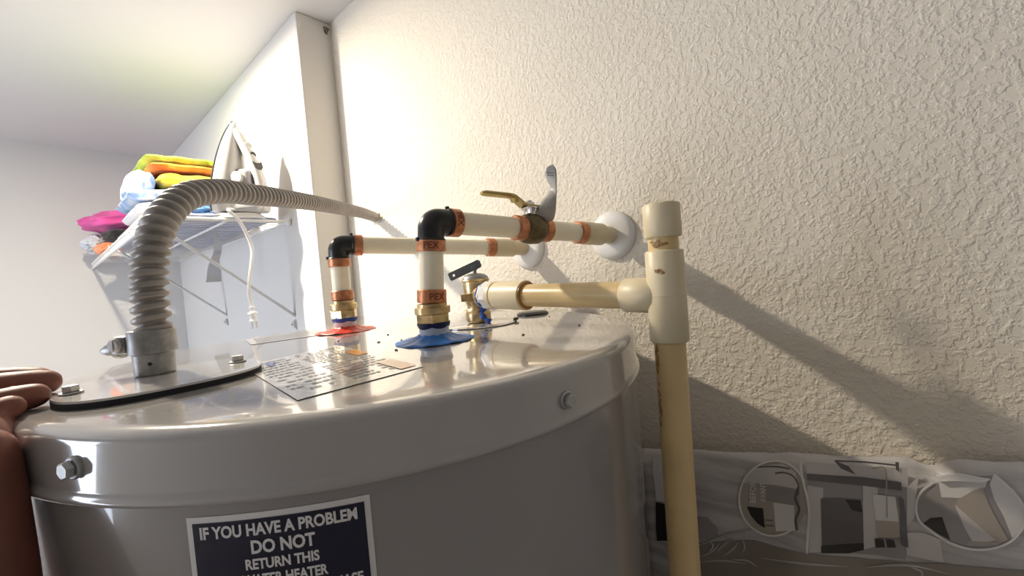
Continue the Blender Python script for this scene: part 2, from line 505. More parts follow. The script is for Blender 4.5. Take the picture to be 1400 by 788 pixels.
# nipples and coloured collars
def nipple(x, y, col, label, ptz):
    random.seed(int(x*1000))
    ph = [random.uniform(0, 6) for _ in range(4)]
    mb = MB(); vs = []; fs = []; seg = 64
    prof = [(.0355, .0003), (.0352, .0010), (.029, .0018), (.0225, .0030), (.0178, .0044), (.0152, .0058), (.0146, .0066), (.0132, .0066)]
    for r, h in prof:
        for k in range(seg):
            t = 2*PI*k/seg
            w = 1+.012*math.sin(3*t+ph[0])+.007*math.sin(7*t+ph[1])+.004*math.sin(17*t+ph[2])
            z = h+.0007*math.sin(2*t+ph[3])*(r > .02)+.0004*math.sin(11*t+ph[0])
            vs.append((x+math.cos(t)*r*w, y+math.sin(t)*r*w, HT+max(.0002, z)))
    for i in range(len(prof)-1):
        for k in range(seg):
            fs.append((i*seg+k, i*seg+(k+1) % seg, (i+1)*seg+(k+1) % seg, (i+1)*seg+k))
    mb.add(vs, fs)
    c = mb.build('nipple_collar', col, heater, sharp=60); c['label'] = label
    mb = MB(); lathe(mb, [(.0132, 0), (.0132, ptz-.004), (.0138, ptz-.003), (.0138, ptz)], (x, y, HT), seg=40)
    mb.build('pipe_nipple', M['ptfe'], heater)
nipple(.2343, .3056, M['bluecone'], 'blue conical collar at the cold nipple', .0170)
nipple(.2505, .5035, M['redcone'], 'red conical collar at the hot nipple', .0195)

# stand below
st = thing('heater_stand', (CX, CY, FLOOR), 'dark square metal stand under the water heater', 'stand')
mb = MB(); box(mb, (CX, CY, HB-.012), (.46, .46, .024), bev=.003); mb.build('top_plate', M['greylever'], st)
for sx in (-1, 1):
    for sy in (-1, 1):
        mb = MB(); box(mb, (CX+sx*.2, CY+sy*.2, (FLOOR+HB-.024)/2), (.03, .03, HB-.024-FLOOR), bev=.002); mb.build('leg', M['greylever'], st)

# ------------------------------------------------------------------ pex lines
def ring_mark(mb, org, ax, r, txt, size, ang, mid):
    """letters wrapped on a crimp ring about axis ax; ang = direction (vector) of the middle letter"""
    a = V(ax).normalized(); d = V(ang); d = (d-a*d.dot(a)).normalized(); e = a.cross(d)
    vs, fs = text_geo(txt, size, bold=size*.02)
    h = size*.35
    mb.add([V(org)+a*(mid+v[1]-h)+(d*math.cos(v[0]/r)+e*math.sin(v[0]/r))*(r+.0002) for v in vs], fs)

def crimp(parent, c, ax, L=.0095, mark=None, ang=None):
    c = V(c); a = V(ax).normalized()
    mb = MB(); ringtube(mb, c-a*L/2, c+a*L/2, .01315, .0108)
    # little clip lug
    x, y, _ = frame(a)
    o = mb.build('crimp_ring', M['copper'], parent)
    if mark:
        k = MB(); ring_mark(k, c, a, .01315, mark, .0082, ang, 0)
        k.build('stamped_mark', M['copper_mark'], o, smooth=False)
    return o

def elbow(parent, c, dirs):
    """black 90 degree elbow: short sockets along the two directions, rounded corner, small stop lugs"""
    c = V(c); a, b = V(dirs[0]).normalized(), V(dirs[1]).normalized()
    r = .0113; k = .0074
    pts = [c+a*.0175, c+a*.013, c+a*k]
    n = 8
    cc = c+a*k+b*k
    for i in range(1, n):
        t = PI/2*i/n
        pts.append(cc-b*k*math.cos(t)-a*k*math.sin(t))
    pts += [c+b*k, c+b*.013, c+b*.0175]
    mb = MB()
    N = len(pts)
    sweep(mb, pts, lambda i, t: r*(1.06 if i in (0, 1, N-1, N-2) else 1.04), seg=32)
    for d, o in ((a, b), (b, a)):
        p = c+d*.0168
        ringtube(mb, p-d*.001, p+d*.0012, .0132, .009)
        box(mb, p-o*.0132, (.0035, .003, .003), ax=d, ay=o, bev=.0005)
    return mb.build('elbow', M['black'], parent, sharp=40)

def union(parent, x, y, z0, z1, dope):
    s = (z1-z0)/.0225
    mb = MB()
    lathe(mb, [(.0150, 0), (.0158, .0008), (.0160, .010*s), (.0150, .0108*s)], (x, y, z0), seg=6, rot=.35)
    u = mb.build('union_nut', M['brass'], parent, sharp=25)
    mb = MB()
    lathe(mb, [(.0145, .0102*s), (.0158, .0110*s), (.0160, .0180*s), (.0150, .0186*s), (.0132, .0188*s), (.0132, .0222*s), (.0120, .0228*s)], (x, y, z0), seg=40)
    mb.build('union_body', M['brass'], parent, sharp=30)
    random.seed(int(y*900)); mb = MB(); seg = 40; vs = []; fs = []
    for i, (r, h) in enumerate(((.0138, -.0030), (.0148, -.0012), (.0150, .0003), (.0135, .0006))):
        for k in range(seg):
            t = 2*PI*k/seg
            vs.append((x+math.cos(t)*r, y+math.sin(t)*r, z0+h+(-.0018*abs(math.sin(2.5*t+y*40)) if i == 0 else 0)))
    for i in range(3):
        for k in range(seg): fs.append((i*seg+k, i*seg+(k+1) % seg, (i+1)*seg+(k+1) % seg, (i+1)*seg+k))
    mb.add(vs, fs); mb.build('thread_sealant', dope, parent)

def pex_line(name, label, base, top, A, B, cuts, dope, zs):
    """base xy nipple, vertical to elbow centre A, then to the wall point B; cuts = parameters along A..B"""
    t = thing(name, (base[0], base[1], zs[0]), label, 'pipe')
    A, B = V(A), V(B); ax = (B-A).normalized(); L = (B-A).length
    vb = V((base[0], base[1], zs[1])); up = (A-vb).normalized()
    union(t, base[0], base[1], zs[0], zs[1], dope)
    crimp(t, vb+up*.0065, up, .0120, 'PEX' if name.startswith('cold') else None, (-.3, -1, 0))
    mb = MB(); cyl(mb, vb, A-up*.018, .0109, .0109, seg=40); mb.build('tube', M['pex'], t)
    crimp(t, A-up*.0222, up, .0105, 'PEX' if name.startswith('cold') else None, (-.62, -.78, 0))
    elbow(t, A, (-up, ax))
    c0, c1, c2 = cuts
    crimp(t, A+ax*(.0175+.0062), ax, .0100, 'PEX' if name.startswith('cold') else None, (-.2, -1, .2))
    return t, A, ax, L

camdir = V((-.5, -.8, 0))
cold, A, ax, L = pex_line('cold_water_pipe', 'milky white plastic water pipe rising from the blue collar, with black elbow', (.2343, .3056), None,
                          (.2385, .3022, .0525), (WX, .259, .038), (0, 0, 0), M['darkdope'], (-.0385, -.0210))
def cpt(s): return A+ax*(L*s)
mb = MB(); cyl(mb, A+ax*.017, cpt(.41), .0109, seg=40); mb.build('tube', M['pex'], cold)
crimp(cold, cpt(.392), ax, .0120)
crimp(cold, cpt(.535), ax, .0110)
mb = MB(); cyl(mb, cpt(.52), cpt(.76), .0109, seg=40); mb.build('tube', M['pex'], cold)
crimp(cold, cpt(.755), ax, .0115)
mb = MB(); cyl(mb, cpt(.775), cpt(.905), .0137, seg=40, bev=.001); mb.build('coupling', M['cpvcfit'], cold)
mb = MB(); cyl(mb, cpt(.89), cpt(1.0), .0110, seg=40); mb.build('stub_pipe', M['cpvcfit'], cold)
mb = MB(); e0 = V((WX, .259, .038)); lathe(mb, [(.031, 0), (.031, .0025), (.029, .0055), (.0245, .0078), (.016, .0085), (.0112, .0085)], e0, (-1, 0, 0), seg=64)
es = mb.build('escutcheon', M['whiteplastic'], cold, sharp=60)

hot, A2, ax2, L2 = pex_line('hot_water_pipe', 'milky white plastic water pipe rising from the red collar, farther back', (.2505, .5035), None,
                            (.2505, .5035, .0525), (WX, .401, .036), (0, 0, 0), M['bluedope'], (-.0385, -.0165))
def hpt(s): return A2+ax2*(L2*s)
mb = MB(); cyl(mb, A2+ax2*.017, hpt(.77), .0109, seg=40); mb.build('tube', M['pex'], hot)
crimp(hot, hpt(.768), ax2, .0120)
mb = MB(); cyl(mb, hpt(.79), hpt(.91), .0132, seg=40, bev=.001); mb.build('coupling', M['cpvcfit'], hot)
mb = MB(); cyl(mb, hpt(.90), hpt(1.0), .0110, seg=40); mb.build('stub_pipe', M['cpvcfit'], hot)
mb = MB(); lathe(mb, [(.031, 0), (.031, .0025), (.029, .0055), (.0245, .0078), (.016, .0085), (.0112, .0085)], (WX, .401, .036), (-1, 0, 0), seg=64)
mb.build('escutcheon', M['whiteplastic'], hot, sharp=60)

# ------------------------------------------------------------------ shutoff ball valve on the cold line
vc = cpt(.462)
val = thing('shutoff_valve', vc, 'dark tarnished brass ball valve with a lever on the cold water pipe', 'valve')
mb = MB()
lathe(mb, [(.0118, -.0150), (.0125, -.0145), (.0125, -.0128), (.0140, -.0118), (.0158, -.0075), (.0164, 0), (.0158, .0075), (.0140, .0118), (.0125, .0128), (.0125, .0145), (.0118, .0150)], vc, ax, seg=48)
mb.build('valve_body', M['brassold'], val, sharp=40)
zup = V((0, 0, 1))
mb = MB(); cyl(mb, vc+zup*.0145, vc+zup*.0190, .0072, seg=32); cyl(mb, vc+zup*.0190, vc+zup*.0235, .0056, seg=24); mb.build('stem', M['steel'], val)
mb = MB(); cyl(mb, vc+zup*.0235, vc+zup*.0282, .0060, seg=6, bev=.0006, rot=.2); cyl(mb, vc+zup*.0282, vc+zup*.0305, .0032, seg=16)
mb.build('stem_nut', M['steel'], val, sharp=25)
# washer with small turned-up stops
mb = MB(); cyl(mb, vc+zup*.0208, vc+zup*.0226, .0098, seg=24)
box(mb, vc+V((-.0085, -.006, .0190)), (.003, .006, .008), bev=.0005); box(mb, vc+V((.0070, -.007, .0190)), (.003, .006, .008), bev=.0005)
mb.build('stop_plate', M['steel'], val)
# lever: flat strap from the stem, up, then along toward the tank
lend = V((.2935, .2905, .0805))
hp = vc+zup*.0240
knee0 = hp+V((-.0075, .0020, .0004)); knee1 = V((.3310, .2825, .0785))
def strap(mb, pts, ws, th):
    vs = []; fs = []; pts = [V(p) for p in pts]; n = len(pts)
    side = V((.16, .98, 0)).normalized()
    for i, p in enumerate(pts):
        T = (pts[min(i+1, n-1)]-pts[max(0, i-1)]).normalized(); N = T.cross(side).normalized(); w = ws[i]/2
        vs += [p+side*w+N*th/2, p-side*w+N*th/2, p-side*w-N*th/2, p+side*w-N*th/2]
    for i in range(n-1):
        for k in range(4): fs.append((4*i+k, 4*i+(k+1) % 4, 4*i+4+(k+1) % 4, 4*i+4+k))
    fs += [(3, 2, 1, 0), (4*n-4, 4*n-3, 4*n-2, 4*n-1)]
    mb.add(vs, fs)
mb = MB(); strap(mb, [hp+V((.008, -.001, 0)), hp, knee0, knee0.lerp(knee1, .5), knee1, knee1+V((-.005, .001, .0006))], [.013, .0145, .0135, .0125, .011, .0105], .0020)
lev = mb.build('lever', M['lever'], val, sharp=30)
pts, _ = spline([knee1+V((.0030, 0, -.0055)), knee1+V((.0005, 0, -.0008)), knee1+V((-.0045, .001, .0006)), knee1.lerp(lend, .5)+V((0, 0, .0002)), lend], 20)
mb = MB(); sweep(mb, pts, lambda i, t: .0040*(.55+.45*min(1, (19-i)/1.5, (i+1)/1.5)), seg=16, ell=(1.35, .62), up=(0, 0, 1))
mb.build('lever_grip', M['lever'], lev)

# paper hang tag, curled, hooked on the stem
mb = MB(); nU, nV = 22, 6
tR, tU = V((.66, -.747, -.081)), V((.080, -.038, .996))
nrm = V((-.75, -.66, 0)).normalized()
rows = [(0, 13, 3, 11), (1, 16, 22, 10), (2, 18, 30, 13), (4, 22, 32, 20), (8, 28, 33, 28), (14, 38, 33.5, 38), (22, 48, 34, 48), (27, 57, 34, 58), (23, 65, 34, 67), (19, 75, 34, 76), (19, 82, 33, 82), (25, 87, 29, 88)]
eA, _ = spline([vc+(tR*a+tU*b)*.00079 for a, b, c, d in rows], nU+1)
eB, _ = spline([vc+(tR*c+tU*d)*.00079 for a, b, c, d in rows], nU+1)
vs = []
for i in range(nU+1):
    s_ = i/nU
    for j in range(nV+1):
        f = j/nV
        vs.append(eA[i].lerp(eB[i], f)+nrm*(.004*math.sin(PI*f)*math.sin(PI*min(1, s_*1.6))+(f-.5)*.008*math.sin(s_*4.2-1.2)))
fs = [(i*(nV+1)+j, i*(nV+1)+j+1, (i+1)*(nV+1)+j+1, (i+1)*(nV+1)+j) for i in range(nU) for j in range(nV)]
mb.add(vs, fs)
tg = mb.build('hang_tag', M['tagpaper'])
sd = tg.modifiers.new('solid', 'SOLIDIFY'); sd.thickness = .0004
tag(tg, 'curled silver-grey paper hang tag standing up from the ball valve', 'tag')
mb = MB(); random.seed(2)
def tp_at(i, j):
    i0 = min(int(i), nU-1); j0 = min(int(j), nV-1); fi, fj = i-i0, j-j0
    g = lambda a, b: vs[a*(nV+1)+b]
    n_ = (g(i0+1, j0)-g(i0, j0)).cross(g(i0, j0+1)-g(i0, j0)).normalized()
    return g(i0, j0).lerp(g(i0+1, j0), fi).lerp(g(i0, j0+1).lerp(g(i0+1, j0+1), fi), fj), n_
for i in (5.0, 5.7, 6.4, 8.0, 8.7, 18.0, 18.8):
    for a_, b_ in ((1.0, 4.6),):
        for sgn in (1, -1):
            P = []
            for (ii, jj) in ((i, a_), (i, b_), (i+.28, b_), (i+.28, a_)):
                p_, n_ = tp_at(ii, jj); P.append(p_+n_*sgn*.0005)
            mb.add(P, [(0, 1, 2, 3)])
mb.build('printed_lines', M['tagink'], tg, smooth=False)['kind'] = 'stuff'

# ------------------------------------------------------------------ relief valve
rv = V((.334, .3516, HT+.0018))
rel = thing('relief_valve', rv, 'brass temperature and pressure relief valve with grey lever, on the round plate', 'valve')
mb = MB()
lathe(mb, [(.0105, 0), (.0125, .0008), (.0142, .004), (.0145, .010), (.0135, .0145), (.0118, .0165), (.0118, .0200), (.0130, .0230), (.0142, .0270), (.0150, .0400), (.0150, .0470), (.0160, .0478), (.0162, .0490), (.0155, .0500)], rv, seg=48)
mb.build('valve_body', M['brass'], rel, sharp=35)
od = V((-.049, -.24, 0)).normalized()
oc = rv+V((0, 0, .0310))
mb = MB(); cyl(mb, oc, oc+od*.021, .0118, .0135, seg=32, bev=.001); mb.build('outlet', M['brass'], rel)
mb = MB(); lathe(mb, [(.0150, .0498), (.0145, .0520), (.0115, .0548), (.0060, .0565), (.0020, .0568)], rv, seg=40); cyl(mb, rv+zup*.0560, rv+zup*.0620, .0022, seg=12)
mb.build('bonnet', M['zincmat'], rel)
# name plate lug on the side toward the left
ld_ = V((-.66, .75, 0))*-1
left = V((-.66, .75, 0)).normalized(); front = V((-.75, -.66, 0)).normalized()
mb = MB(); cc = rv+V((0, 0, .0300))+left*.0085+front*.0135
box(mb, cc, (.0150, .0050, .0082), ax=left, ay=front, bev=.0006)
mb.build('side_lug', M['brass'], rel)
mb = MB()
for a_, b_, w_, h_ in ((0, .0032, .0150, .0014), (0, -.0032, .0150, .0014), (.0068, 0, .0014, .0078), (-.0068, 0, .0014, .0078)):
    box(mb, cc+front*.0028+left*a_+zup*b_, (w_, .0012, h_), ax=left, ay=front)
mb.build('lug_frame', M['brass'], rel)
l0 = rv+V((0, 0, .0545))+left*.0285; l1 = rv+V((0, 0, .0680))-left*.0075
mb = MB(); dd = (l1-l0); Lx = dd.length; dx = dd.normalized(); n_ = dx.cross(front).normalized()
hole = [(.0045+.0016*math.cos(2*PI*k/12), .0016*math.sin(2*PI*k/12)) for k in range(12)]
outl = [(0, -.0048), (Lx-.002, -.0048), (Lx, -.003), (Lx, .003), (Lx-.002, .0048), (0, .0048), (-.0012, .003), (-.0012, -.003)]
bm = bmesh.new()
def loop(pts, z): return [bm.verts.new(l0+dx*p[0]+n_*p[1]+front*z) for p in pts]
for z in (-.0008, .0008):
    a_, b_ = loop(outl, z), loop(hole, z)
    ed = [bm.edges.new((a_[i], a_[(i+1) % len(a_)])) for i in range(len(a_))]+[bm.edges.new((b_[i], b_[(i+1) % 12])) for i in range(12)]
    bmesh.ops.triangle_fill(bm, use_beauty=True, edges=ed)
    if z < 0: keep = (a_, b_)
    else:
        for u_, w_ in zip(keep, (a_, b_)):
            for i in range(len(u_)): bm.faces.new((u_[i], u_[(i+1) % len(u_)], w_[(i+1) % len(u_)], w_[i]))
bmesh.ops.recalc_face_normals(bm, faces=bm.faces)
me = bpy.data.meshes.new('release_lever'); bm.to_mesh(me); bm.free(); me.materials.append(M['greylever'])
o = bpy.data.objects.new('release_lever', me); COL.objects.link(o); adopt(o, rel)
o['label'] = 'flat dark grey lever with a round hole'
mb = MB(); box(mb, rv+V((0, 0, .0630)), (.006, .0075, .006), ax=left, ay=front, bev=.0008); mb.build('lever_bracket', M['greylever'], rel)

# ------------------------------------------------------------------ discharge pipe
p0 = oc+od*.0205; TE = V((.3065, .1207, -.0252))
dis = thing('discharge_pipe', (TE.x, TE.y, -1.70), 'yellowed tan plastic discharge pipe from the relief valve to a tee and down', 'pipe')
hd = (TE-p0).normalized()
mb = MB(); cyl(mb, p0, p0+hd*.0030, .0158, seg=8, bev=.0005); cyl(mb, p0+hd*.0028, p0+hd*.013, .0160, .0152, seg=8, bev=.0008, rot=.2)
mb.build('adapter_nut', M['whiteplastic'], dis, sharp=25)
mb = MB(); cyl(mb, p0+hd*.012, p0+hd*.019, .0150, .0150, seg=40); cyl(mb, p0+hd*.019, p0+hd*.065, .0146, .0150, seg=48, bev=.0012); mb.build('coupling', M['cpvcfit'], dis)
mb = MB(); ringtube(mb, p0+hd*.0640, p0+hd*.0662, .0141, .0108, seg=40); mb.build('cement_ring', M['cement'], dis)
mb = MB(); cyl(mb, p0+hd*.060, TE-hd*.030, .0111, seg=48); mb.build('horizontal_pipe', M['cpvc'], dis)
dn = V((-.030, -.006, -1.0)).normalized()*1; dn = V((-.012, -.002, -1)).normalized()
mb = MB()
cyl(mb, TE-dn*.0330, TE+dn*.0345, .0136, .0138, seg=56, bev=.0012)
cyl(mb, TE-hd*.0345, TE-hd*.004, .0136, .0136, seg=56, bev=.0014)
ringtube(mb, TE-dn*.0005, TE+dn*.0003, .01392, .012, seg=56, bev=.0001)
mb.build('tee', M['cpvcfit'], dis, sharp=50)
mb = MB(); cyl(mb, TE-dn*.030, TE-dn*.055, .0108, seg=40); mb.build('short_pipe', M['cpvc'], dis)
mb = MB(); lathe(mb, [(.0126, 0), (.0133, .0010), (.0132, .0235), (.0122, .0246), (.0002, .0246)], TE-dn*.0425, -dn, seg=56); mb.build('end_cap', M['cpvcfit'], dis, sharp=50)
mb = MB(); cyl(mb, TE+dn*.028, TE+dn*1.66, .0111, seg=48); mb.build('vertical_pipe', M['cpvc'], dis)
# cement stains: blob on the tee and drips down the pipe
mb = MB(); random.seed(8)
toc = V((-.93, -.36, 0)).normalized()
def pipe_pt(c, r, ang, h): 
    a0 = math.atan2(toc.y, toc.x)+ang
    return c+V((math.cos(a0)*r, math.sin(a0)*r, 0))+dn*(-h)
def blob(mb, c, r, ang, h, w, ht, n=14):
    P = [pipe_pt(c, r+.0005, ang, h)]
    for k in range(n):
        t = 2*PI*k/n; q_ = 1+random.uniform(-.35, .35)
        P.append(pipe_pt(c, r+.0002, ang+w*math.cos(t)*q_/r, h+ht*math.sin(t)*q_))
    mb.add(P, [(0, 1+k, 1+(k+1) % n) for k in range(n)])
blob(mb, TE, .0137, -.35, .0185, .0028, .0016); blob(mb, TE, .0137, -.12, .0172, .0018, .0014)
for k in range(26): blob(mb, TE, .0112, -.80+random.uniform(-.12, .12)-.2, -.036-.07*random.random()**1.3, .0006+.0006*random.random(), .0012+.002*random.random(), 8)
for k in range(8): blob(mb, TE, .0112, random.uniform(-.9, .5), .036+.004*random.random(), .0018, .0012, 9)
mb.build('cement_stains', M['stain'], dis, smooth=False)['kind'] = 'stuff'

# blue sealant dripped at the outlet, down to the plate
mb = MB(); random.seed(4)
g0 = oc+od*.0195
pts, _ = spline([g0+V((-.0095, -.002, .003)), g0+V((-.0105, -.002, -.006)), g0+V((-.006, .001, -.014)), g0+V((-.004, .004, -.022)), V((.3290, .3290, HT+.0030))], 26)
sweep(mb, pts, lambda i, t: .0026+.0012*math.sin(i*1.1)+.0006*math.sin(3*t+i), seg=12)
ringtube(mb, g0-od*.001, g0+od*.0018, .0147, .010)
dp = mb.build('sealant_drip', M['bluedope']); tag(dp, 'blue thread sealant dripping between the brass relief valve and the tan pipe', 'sealant')

# ------------------------------------------------------------------ flexible conduit
cb = V((.0515, .3880, HT+.0048))
con = thing('flexible_conduit', cb, 'grey corrugated flexible electrical conduit arching from the junction plate to the wall', 'conduit')
path = [(.0520, .3883, -.030), (.0525, .3887, -.013), (.0530, .3895, .007), (.0560, .392, .031), (.066, .402, .060), (.087, .422, .0835), (.118, .452, .0965), (.152, .484, .1025),
        (.195, .524, .1095), (.268, .594, .1205), (.352, .674, .1305), (.430, .749, .139), (WX-.001, .811, .1425)]
N = 1150
pp, LN = spline(path, N)
pitch_ = .0078
def crad(i, t):
    s = LN*i/(N-1)/pitch_-t/(2*PI)
    f = s-math.floor(s)
    w = .5-.5*math.cos(2*PI*f)
    return .0078+.0036*min(1, w*1.35)**.8-.0009*(i/N)
mb = MB(); sweep(mb, pp, crad, seg=28)
mb.build('corrugated_sleeve', M['conduit'], con, sharp=80)
mb = MB(); cyl(mb, cb, cb+zup*.0165, .0116, .0120, seg=40, bev=.001); mb.build('connector_base', M['zincmat'], con)
mb = MB(); cyl(mb, cb+V((.0086*-.65, .0086*-.75, .0085)), cb+V((.0124*-.65, .0124*-.75, .0085)), .0014, seg=10)
a_ = V((-.35, -.93, 0)).normalized()
mb = MB(); cyl(mb, cb+a_*.0100+zup*.0085, cb+a_*.0124+zup*.0085, .0013, seg=12); mb.build('set_hole', M['gasket'], con)
mb = MB(); lathe(mb, [(.0118, .0145), (.0138, .0155), (.0138, .0300), (.0130, .0312), (.0112, .0315)], cb, seg=40); box(mb, cb+left*.0160+front*.004+zup*.0225, (.010, .012, .0125), ax=left, ay=front, bev=.002)
mb.build('clamp', M['zincmat'], con, sharp=40)
mb = MB(); sc = cb+left*.0170+front*.0095+zup*.0230
cyl(mb, sc, sc+front*.0030, .0050, .0046, seg=24, bev=.0012); box(mb, sc+front*.0031, (.0014, .0006, .0080), ax=left, ay=front)
mb.build('clamp_screw', M['galv'], con)
mb = MB(); s2 = cb+left*.0205+zup*.0205
lathe(mb, [(.0062, 0), (.0075, .0012), (.0075, .0042), (.0062, .0052), (.0045, .0055), (.0042, .0110), (.0018, .0160)], s2, left+V((0, 0, -.12)), seg=24)
mb.build('strain_knob', M['zincmat'], con)
# wall end: ragged white plaster collar
mb = MB(); random.seed(9); n = 22; wc = V((WX, .811, .1425)); P = []
for k in range(n):
    t = 2*PI*k/n; r = .0125+random.uniform(0, .006); P.append(wc+V((-.001, math.cos(t)*r, math.sin(t)*r)))
Q = [wc+V((-.005, math.cos(2*PI*k/n)*.0108, math.sin(2*PI*k/n)*.0108)) for k in range(n)]
mb.add(P+Q, [(k, (k+1) % n, n+(k+1) % n, n+k) for k in range(n)]); mb.build('plaster_collar', M['whiteplastic'], con, smooth=False)

# ------------------------------------------------------------------ wire shelf
SZ, SX0, SX1, SY0, SY1 = .166, .150, BX, 1.066, FY
sh = thing('wire_shelf', (BX, SY0, SZ), 'white wire shelf loaded with linen on the far part of the right wall', 'shelf')
def rod(p0, p1, r, name, m=M['wire'], parent=sh, seg=10):
    mb = MB(); cyl(mb, p0, p1, r, seg=seg, bev=r*.2); return mb.build(name, m, parent)
rod((SX0, SY0, SZ), (SX0, SY1, SZ), .0030, 'front_rod'); rod((SX0, SY0, SZ-.018), (SX0, SY1, SZ-.018), .0030, 'lip_rod')
rod((SX1-.004, SY0, SZ), (SX1-.004, SY1, SZ), .0030, 'back_rod'); rod(((SX0+SX1)/2, SY0, SZ-.003), ((SX0+SX1)/2, SY1, SZ-.003), .0030, 'middle_rod')
mb = MB()
n = 40
for k in range(1, n):
    y = SY0+(SY1-SY0)*k/n
    cyl(mb, (SX0, y, SZ+.0015), (SX1-.002, y, SZ+.0015), .0009, seg=6, bev=.0003)
    cyl(mb, (SX0-.001, y, SZ+.001), (SX0-.001, y, SZ-.018), .0009, seg=6, bev=.0003)
mb.build('deck_wires', M['wire'], sh)['kind'] = 'stuff'
rod((SX0-.002, SY0, SZ+.001), (SX1-.002, SY0, SZ+.001), .0032, 'end_rod')
for (bot, topy) in (((BX-.004, 1.095, -.060), 1.098), ((BX-.004, 1.660, -.062), 1.663)):
    br = thing('shelf_brace', (bot[0], bot[1], bot[2]-.03), 'near white diagonal brace under the wire shelf' if topy < 1.2 else 'far white diagonal brace under the wire shelf', 'brace', 'braces under the wire shelf')
    mb = MB(); pts, _ = spline([(BX-.004, bot[1], bot[2]-.030), (BX-.005, bot[1], bot[2]-.010), (BX-.012, bot[1], bot[2]+.010), (SX0+.02, topy, SZ-.012), (SX0, topy, SZ-.006)], 30)
    sweep(mb, pts, .0042, seg=10, ell=(1.3, .8)); mb.build('strut', M['brace'], br)
    mb = MB(); box(mb, (BX-.0015, bot[1], bot[2]-.024), (.003, .014, .022), bev=.001); cyl(mb, (BX-.012, bot[1], bot[2]-.022), (BX-.002, bot[1], bot[2]-.022), .003, seg=10); mb.build('foot', M['brace'], br)
mb = MB(); box(mb, (BX-.004, SY0, SZ-.001), (.008, .014, .016), bev=.002); cyl(mb, (BX-.012, SY0-.004, SZ-.001), (BX-.002, SY0-.004, SZ-.001), .004, seg=12); mb.build('wall_clip', M['whiteplastic'], sh)

# ------------------------------------------------------------------ cloth things
def cloth_mat(name, cols, scale=18, rough=.9, stretch=(1, 1, 1), det=1.0):
    m = mat(name, cols[0], rough=rough, spec=.15, sheen=.2, bump=.5, bscale=400, bdist=.001)
    nt = m.node_tree; b = nt.nodes['Principled BSDF']
    if len(cols) > 1:
        tc = [n for n in nt.nodes if n.type == 'TEX_COORD'][0]
        mp = nt.nodes.new('ShaderNodeMapping'); mp.inputs['Scale'].default_value = stretch
        nt.links.new(tc.outputs['Object'], mp.inputs['Vector'])
        n = nt.nodes.new('ShaderNodeTexNoise'); n.inputs['Scale'].default_value = scale; n.inputs['Detail'].default_value = det
        nt.links.new(mp.outputs[0], n.inputs['Vector'])
        r = nt.nodes.new('ShaderNodeValToRGB'); r.color_ramp.interpolation = 'LINEAR'
        el = r.color_ramp.elements; k = len(cols)
        el[0].position = .30; el[0].color = (*cols[0], 1); el[1].position = .70; el[1].color = (*cols[-1], 1)
        for i in range(1, k-1):
            e = el.new(.30+.40*i/(k-1)); e.color = (*cols[i], 1)
        nt.links.new(n.outputs['Fac'], r.inputs['Fac']); nt.links.new(r.outputs['Color'], b.inputs['Base Color'])
    return m

def lump(name, c, size, m, label, cat, amp=.12, fr=9.0, p=2.6, seed=0, rotz=0, group=None, res=5, flat=0):
    """soft crumpled cloth: superellipsoid pushed about by layered noise"""
    bm = bmesh.new(); bmesh.ops.create_icosphere(bm, subdivisions=res, radius=1)
    off = V((seed*3.1, seed*1.7, seed*.9)); cz, sz_ = math.cos(rotz), math.sin(rotz)
    for v in bm.verts:
        d = v.co.normalized()
        k = (abs(d.x)**p+abs(d.y)**p+abs(d.z)**p)**(-1/p)
        q_ = d*k
        n1 = noise.noise(q_*1.3+off); n2 = 1-abs(noise.noise(q_*fr*.35+off*2))*2; n3 = noise.noise(q_*fr+off)
        s = 1+amp*(n1*1.1+(n2-.5)*.7+n3*.28)
        x, y, z = q_.x*size[0]/2*s, q_.y*size[1]/2*s, q_.z*size[2]/2*s
        z = max(z, -size[2]/2)
        v.co = V((c[0]+x*cz-y*sz_, c[1]+x*sz_+y*cz, c[2]+z))
    me = bpy.data.meshes.new(name); bm.to_mesh(me); bm.free(); me.materials.append(m); me.shade_smooth()
    o = bpy.data.objects.new(name, me); COL.objects.link(o)
    return tag(o, label, cat, group)

def folded(name, c, w, d, h, layers, mats, label, cat, seed=0, rotz=0, round_end=-1, group=None):
    """folded cloth: a fat spiral of layers seen on the short side; each layer a rounded slab, parts of one thing"""
    t = thing(name, (c[0], c[1], c[2]), label, cat, group)
    lh = h/layers; cz, sz_ = math.cos(rotz), math.sin(rotz)
    for k in range(layers):
        mb = MB(); nx, ns = 28, 16; vs = []; fs = []
        ww = w*(1-.05*((k*7+seed) % 3)); z0 = c[2]+lh*k
        for i in range(nx+1):
            u = -1+2*i/nx
            # rounded toward the ends
            th = (max(0, 1-abs(u)**6))**.5 if 0 < i < nx else .05
            for j in range(ns):
                t_ = 2*PI*j/ns; cy_, sy_ = math.cos(t_), math.sin(t_)
                yy = math.copysign(abs(cy_)**.55, cy_)*d/2*(.9+.1*th)
                zz = math.copysign(abs(sy_)**.6, sy_)*lh*.54*th
                nz = noise.noise(V((u*2.2+seed, yy*14+k*3, seed)))*.012+noise.noise(V((u*7+seed, yy*40, k*2+seed)))*.004
                x = u*ww/2; x2 = x+nz*.6; y2 = yy+nz*.5; z2 = z0+lh/2+zz+nz*.5*(1 if k == layers-1 else .6)
                z2 = max(z2, c[2])
                vs.append((c[0]+x2*cz-y2*sz_, c[1]+x2*sz_+y2*cz, z2))
        for i in range(nx):
            for j in range(ns):
                fs.append((i*ns+j, i*ns+(j+1) % ns, (i+1)*ns+(j+1) % ns, (i+1)*ns+j))
        fs.append(tuple(range(ns-1, -1, -1))); fs.append(tuple(nx*ns+j for j in range(ns)))
        mb.add(vs, fs); mb.build('fold', mats[k % len(mats)], t)
    return t

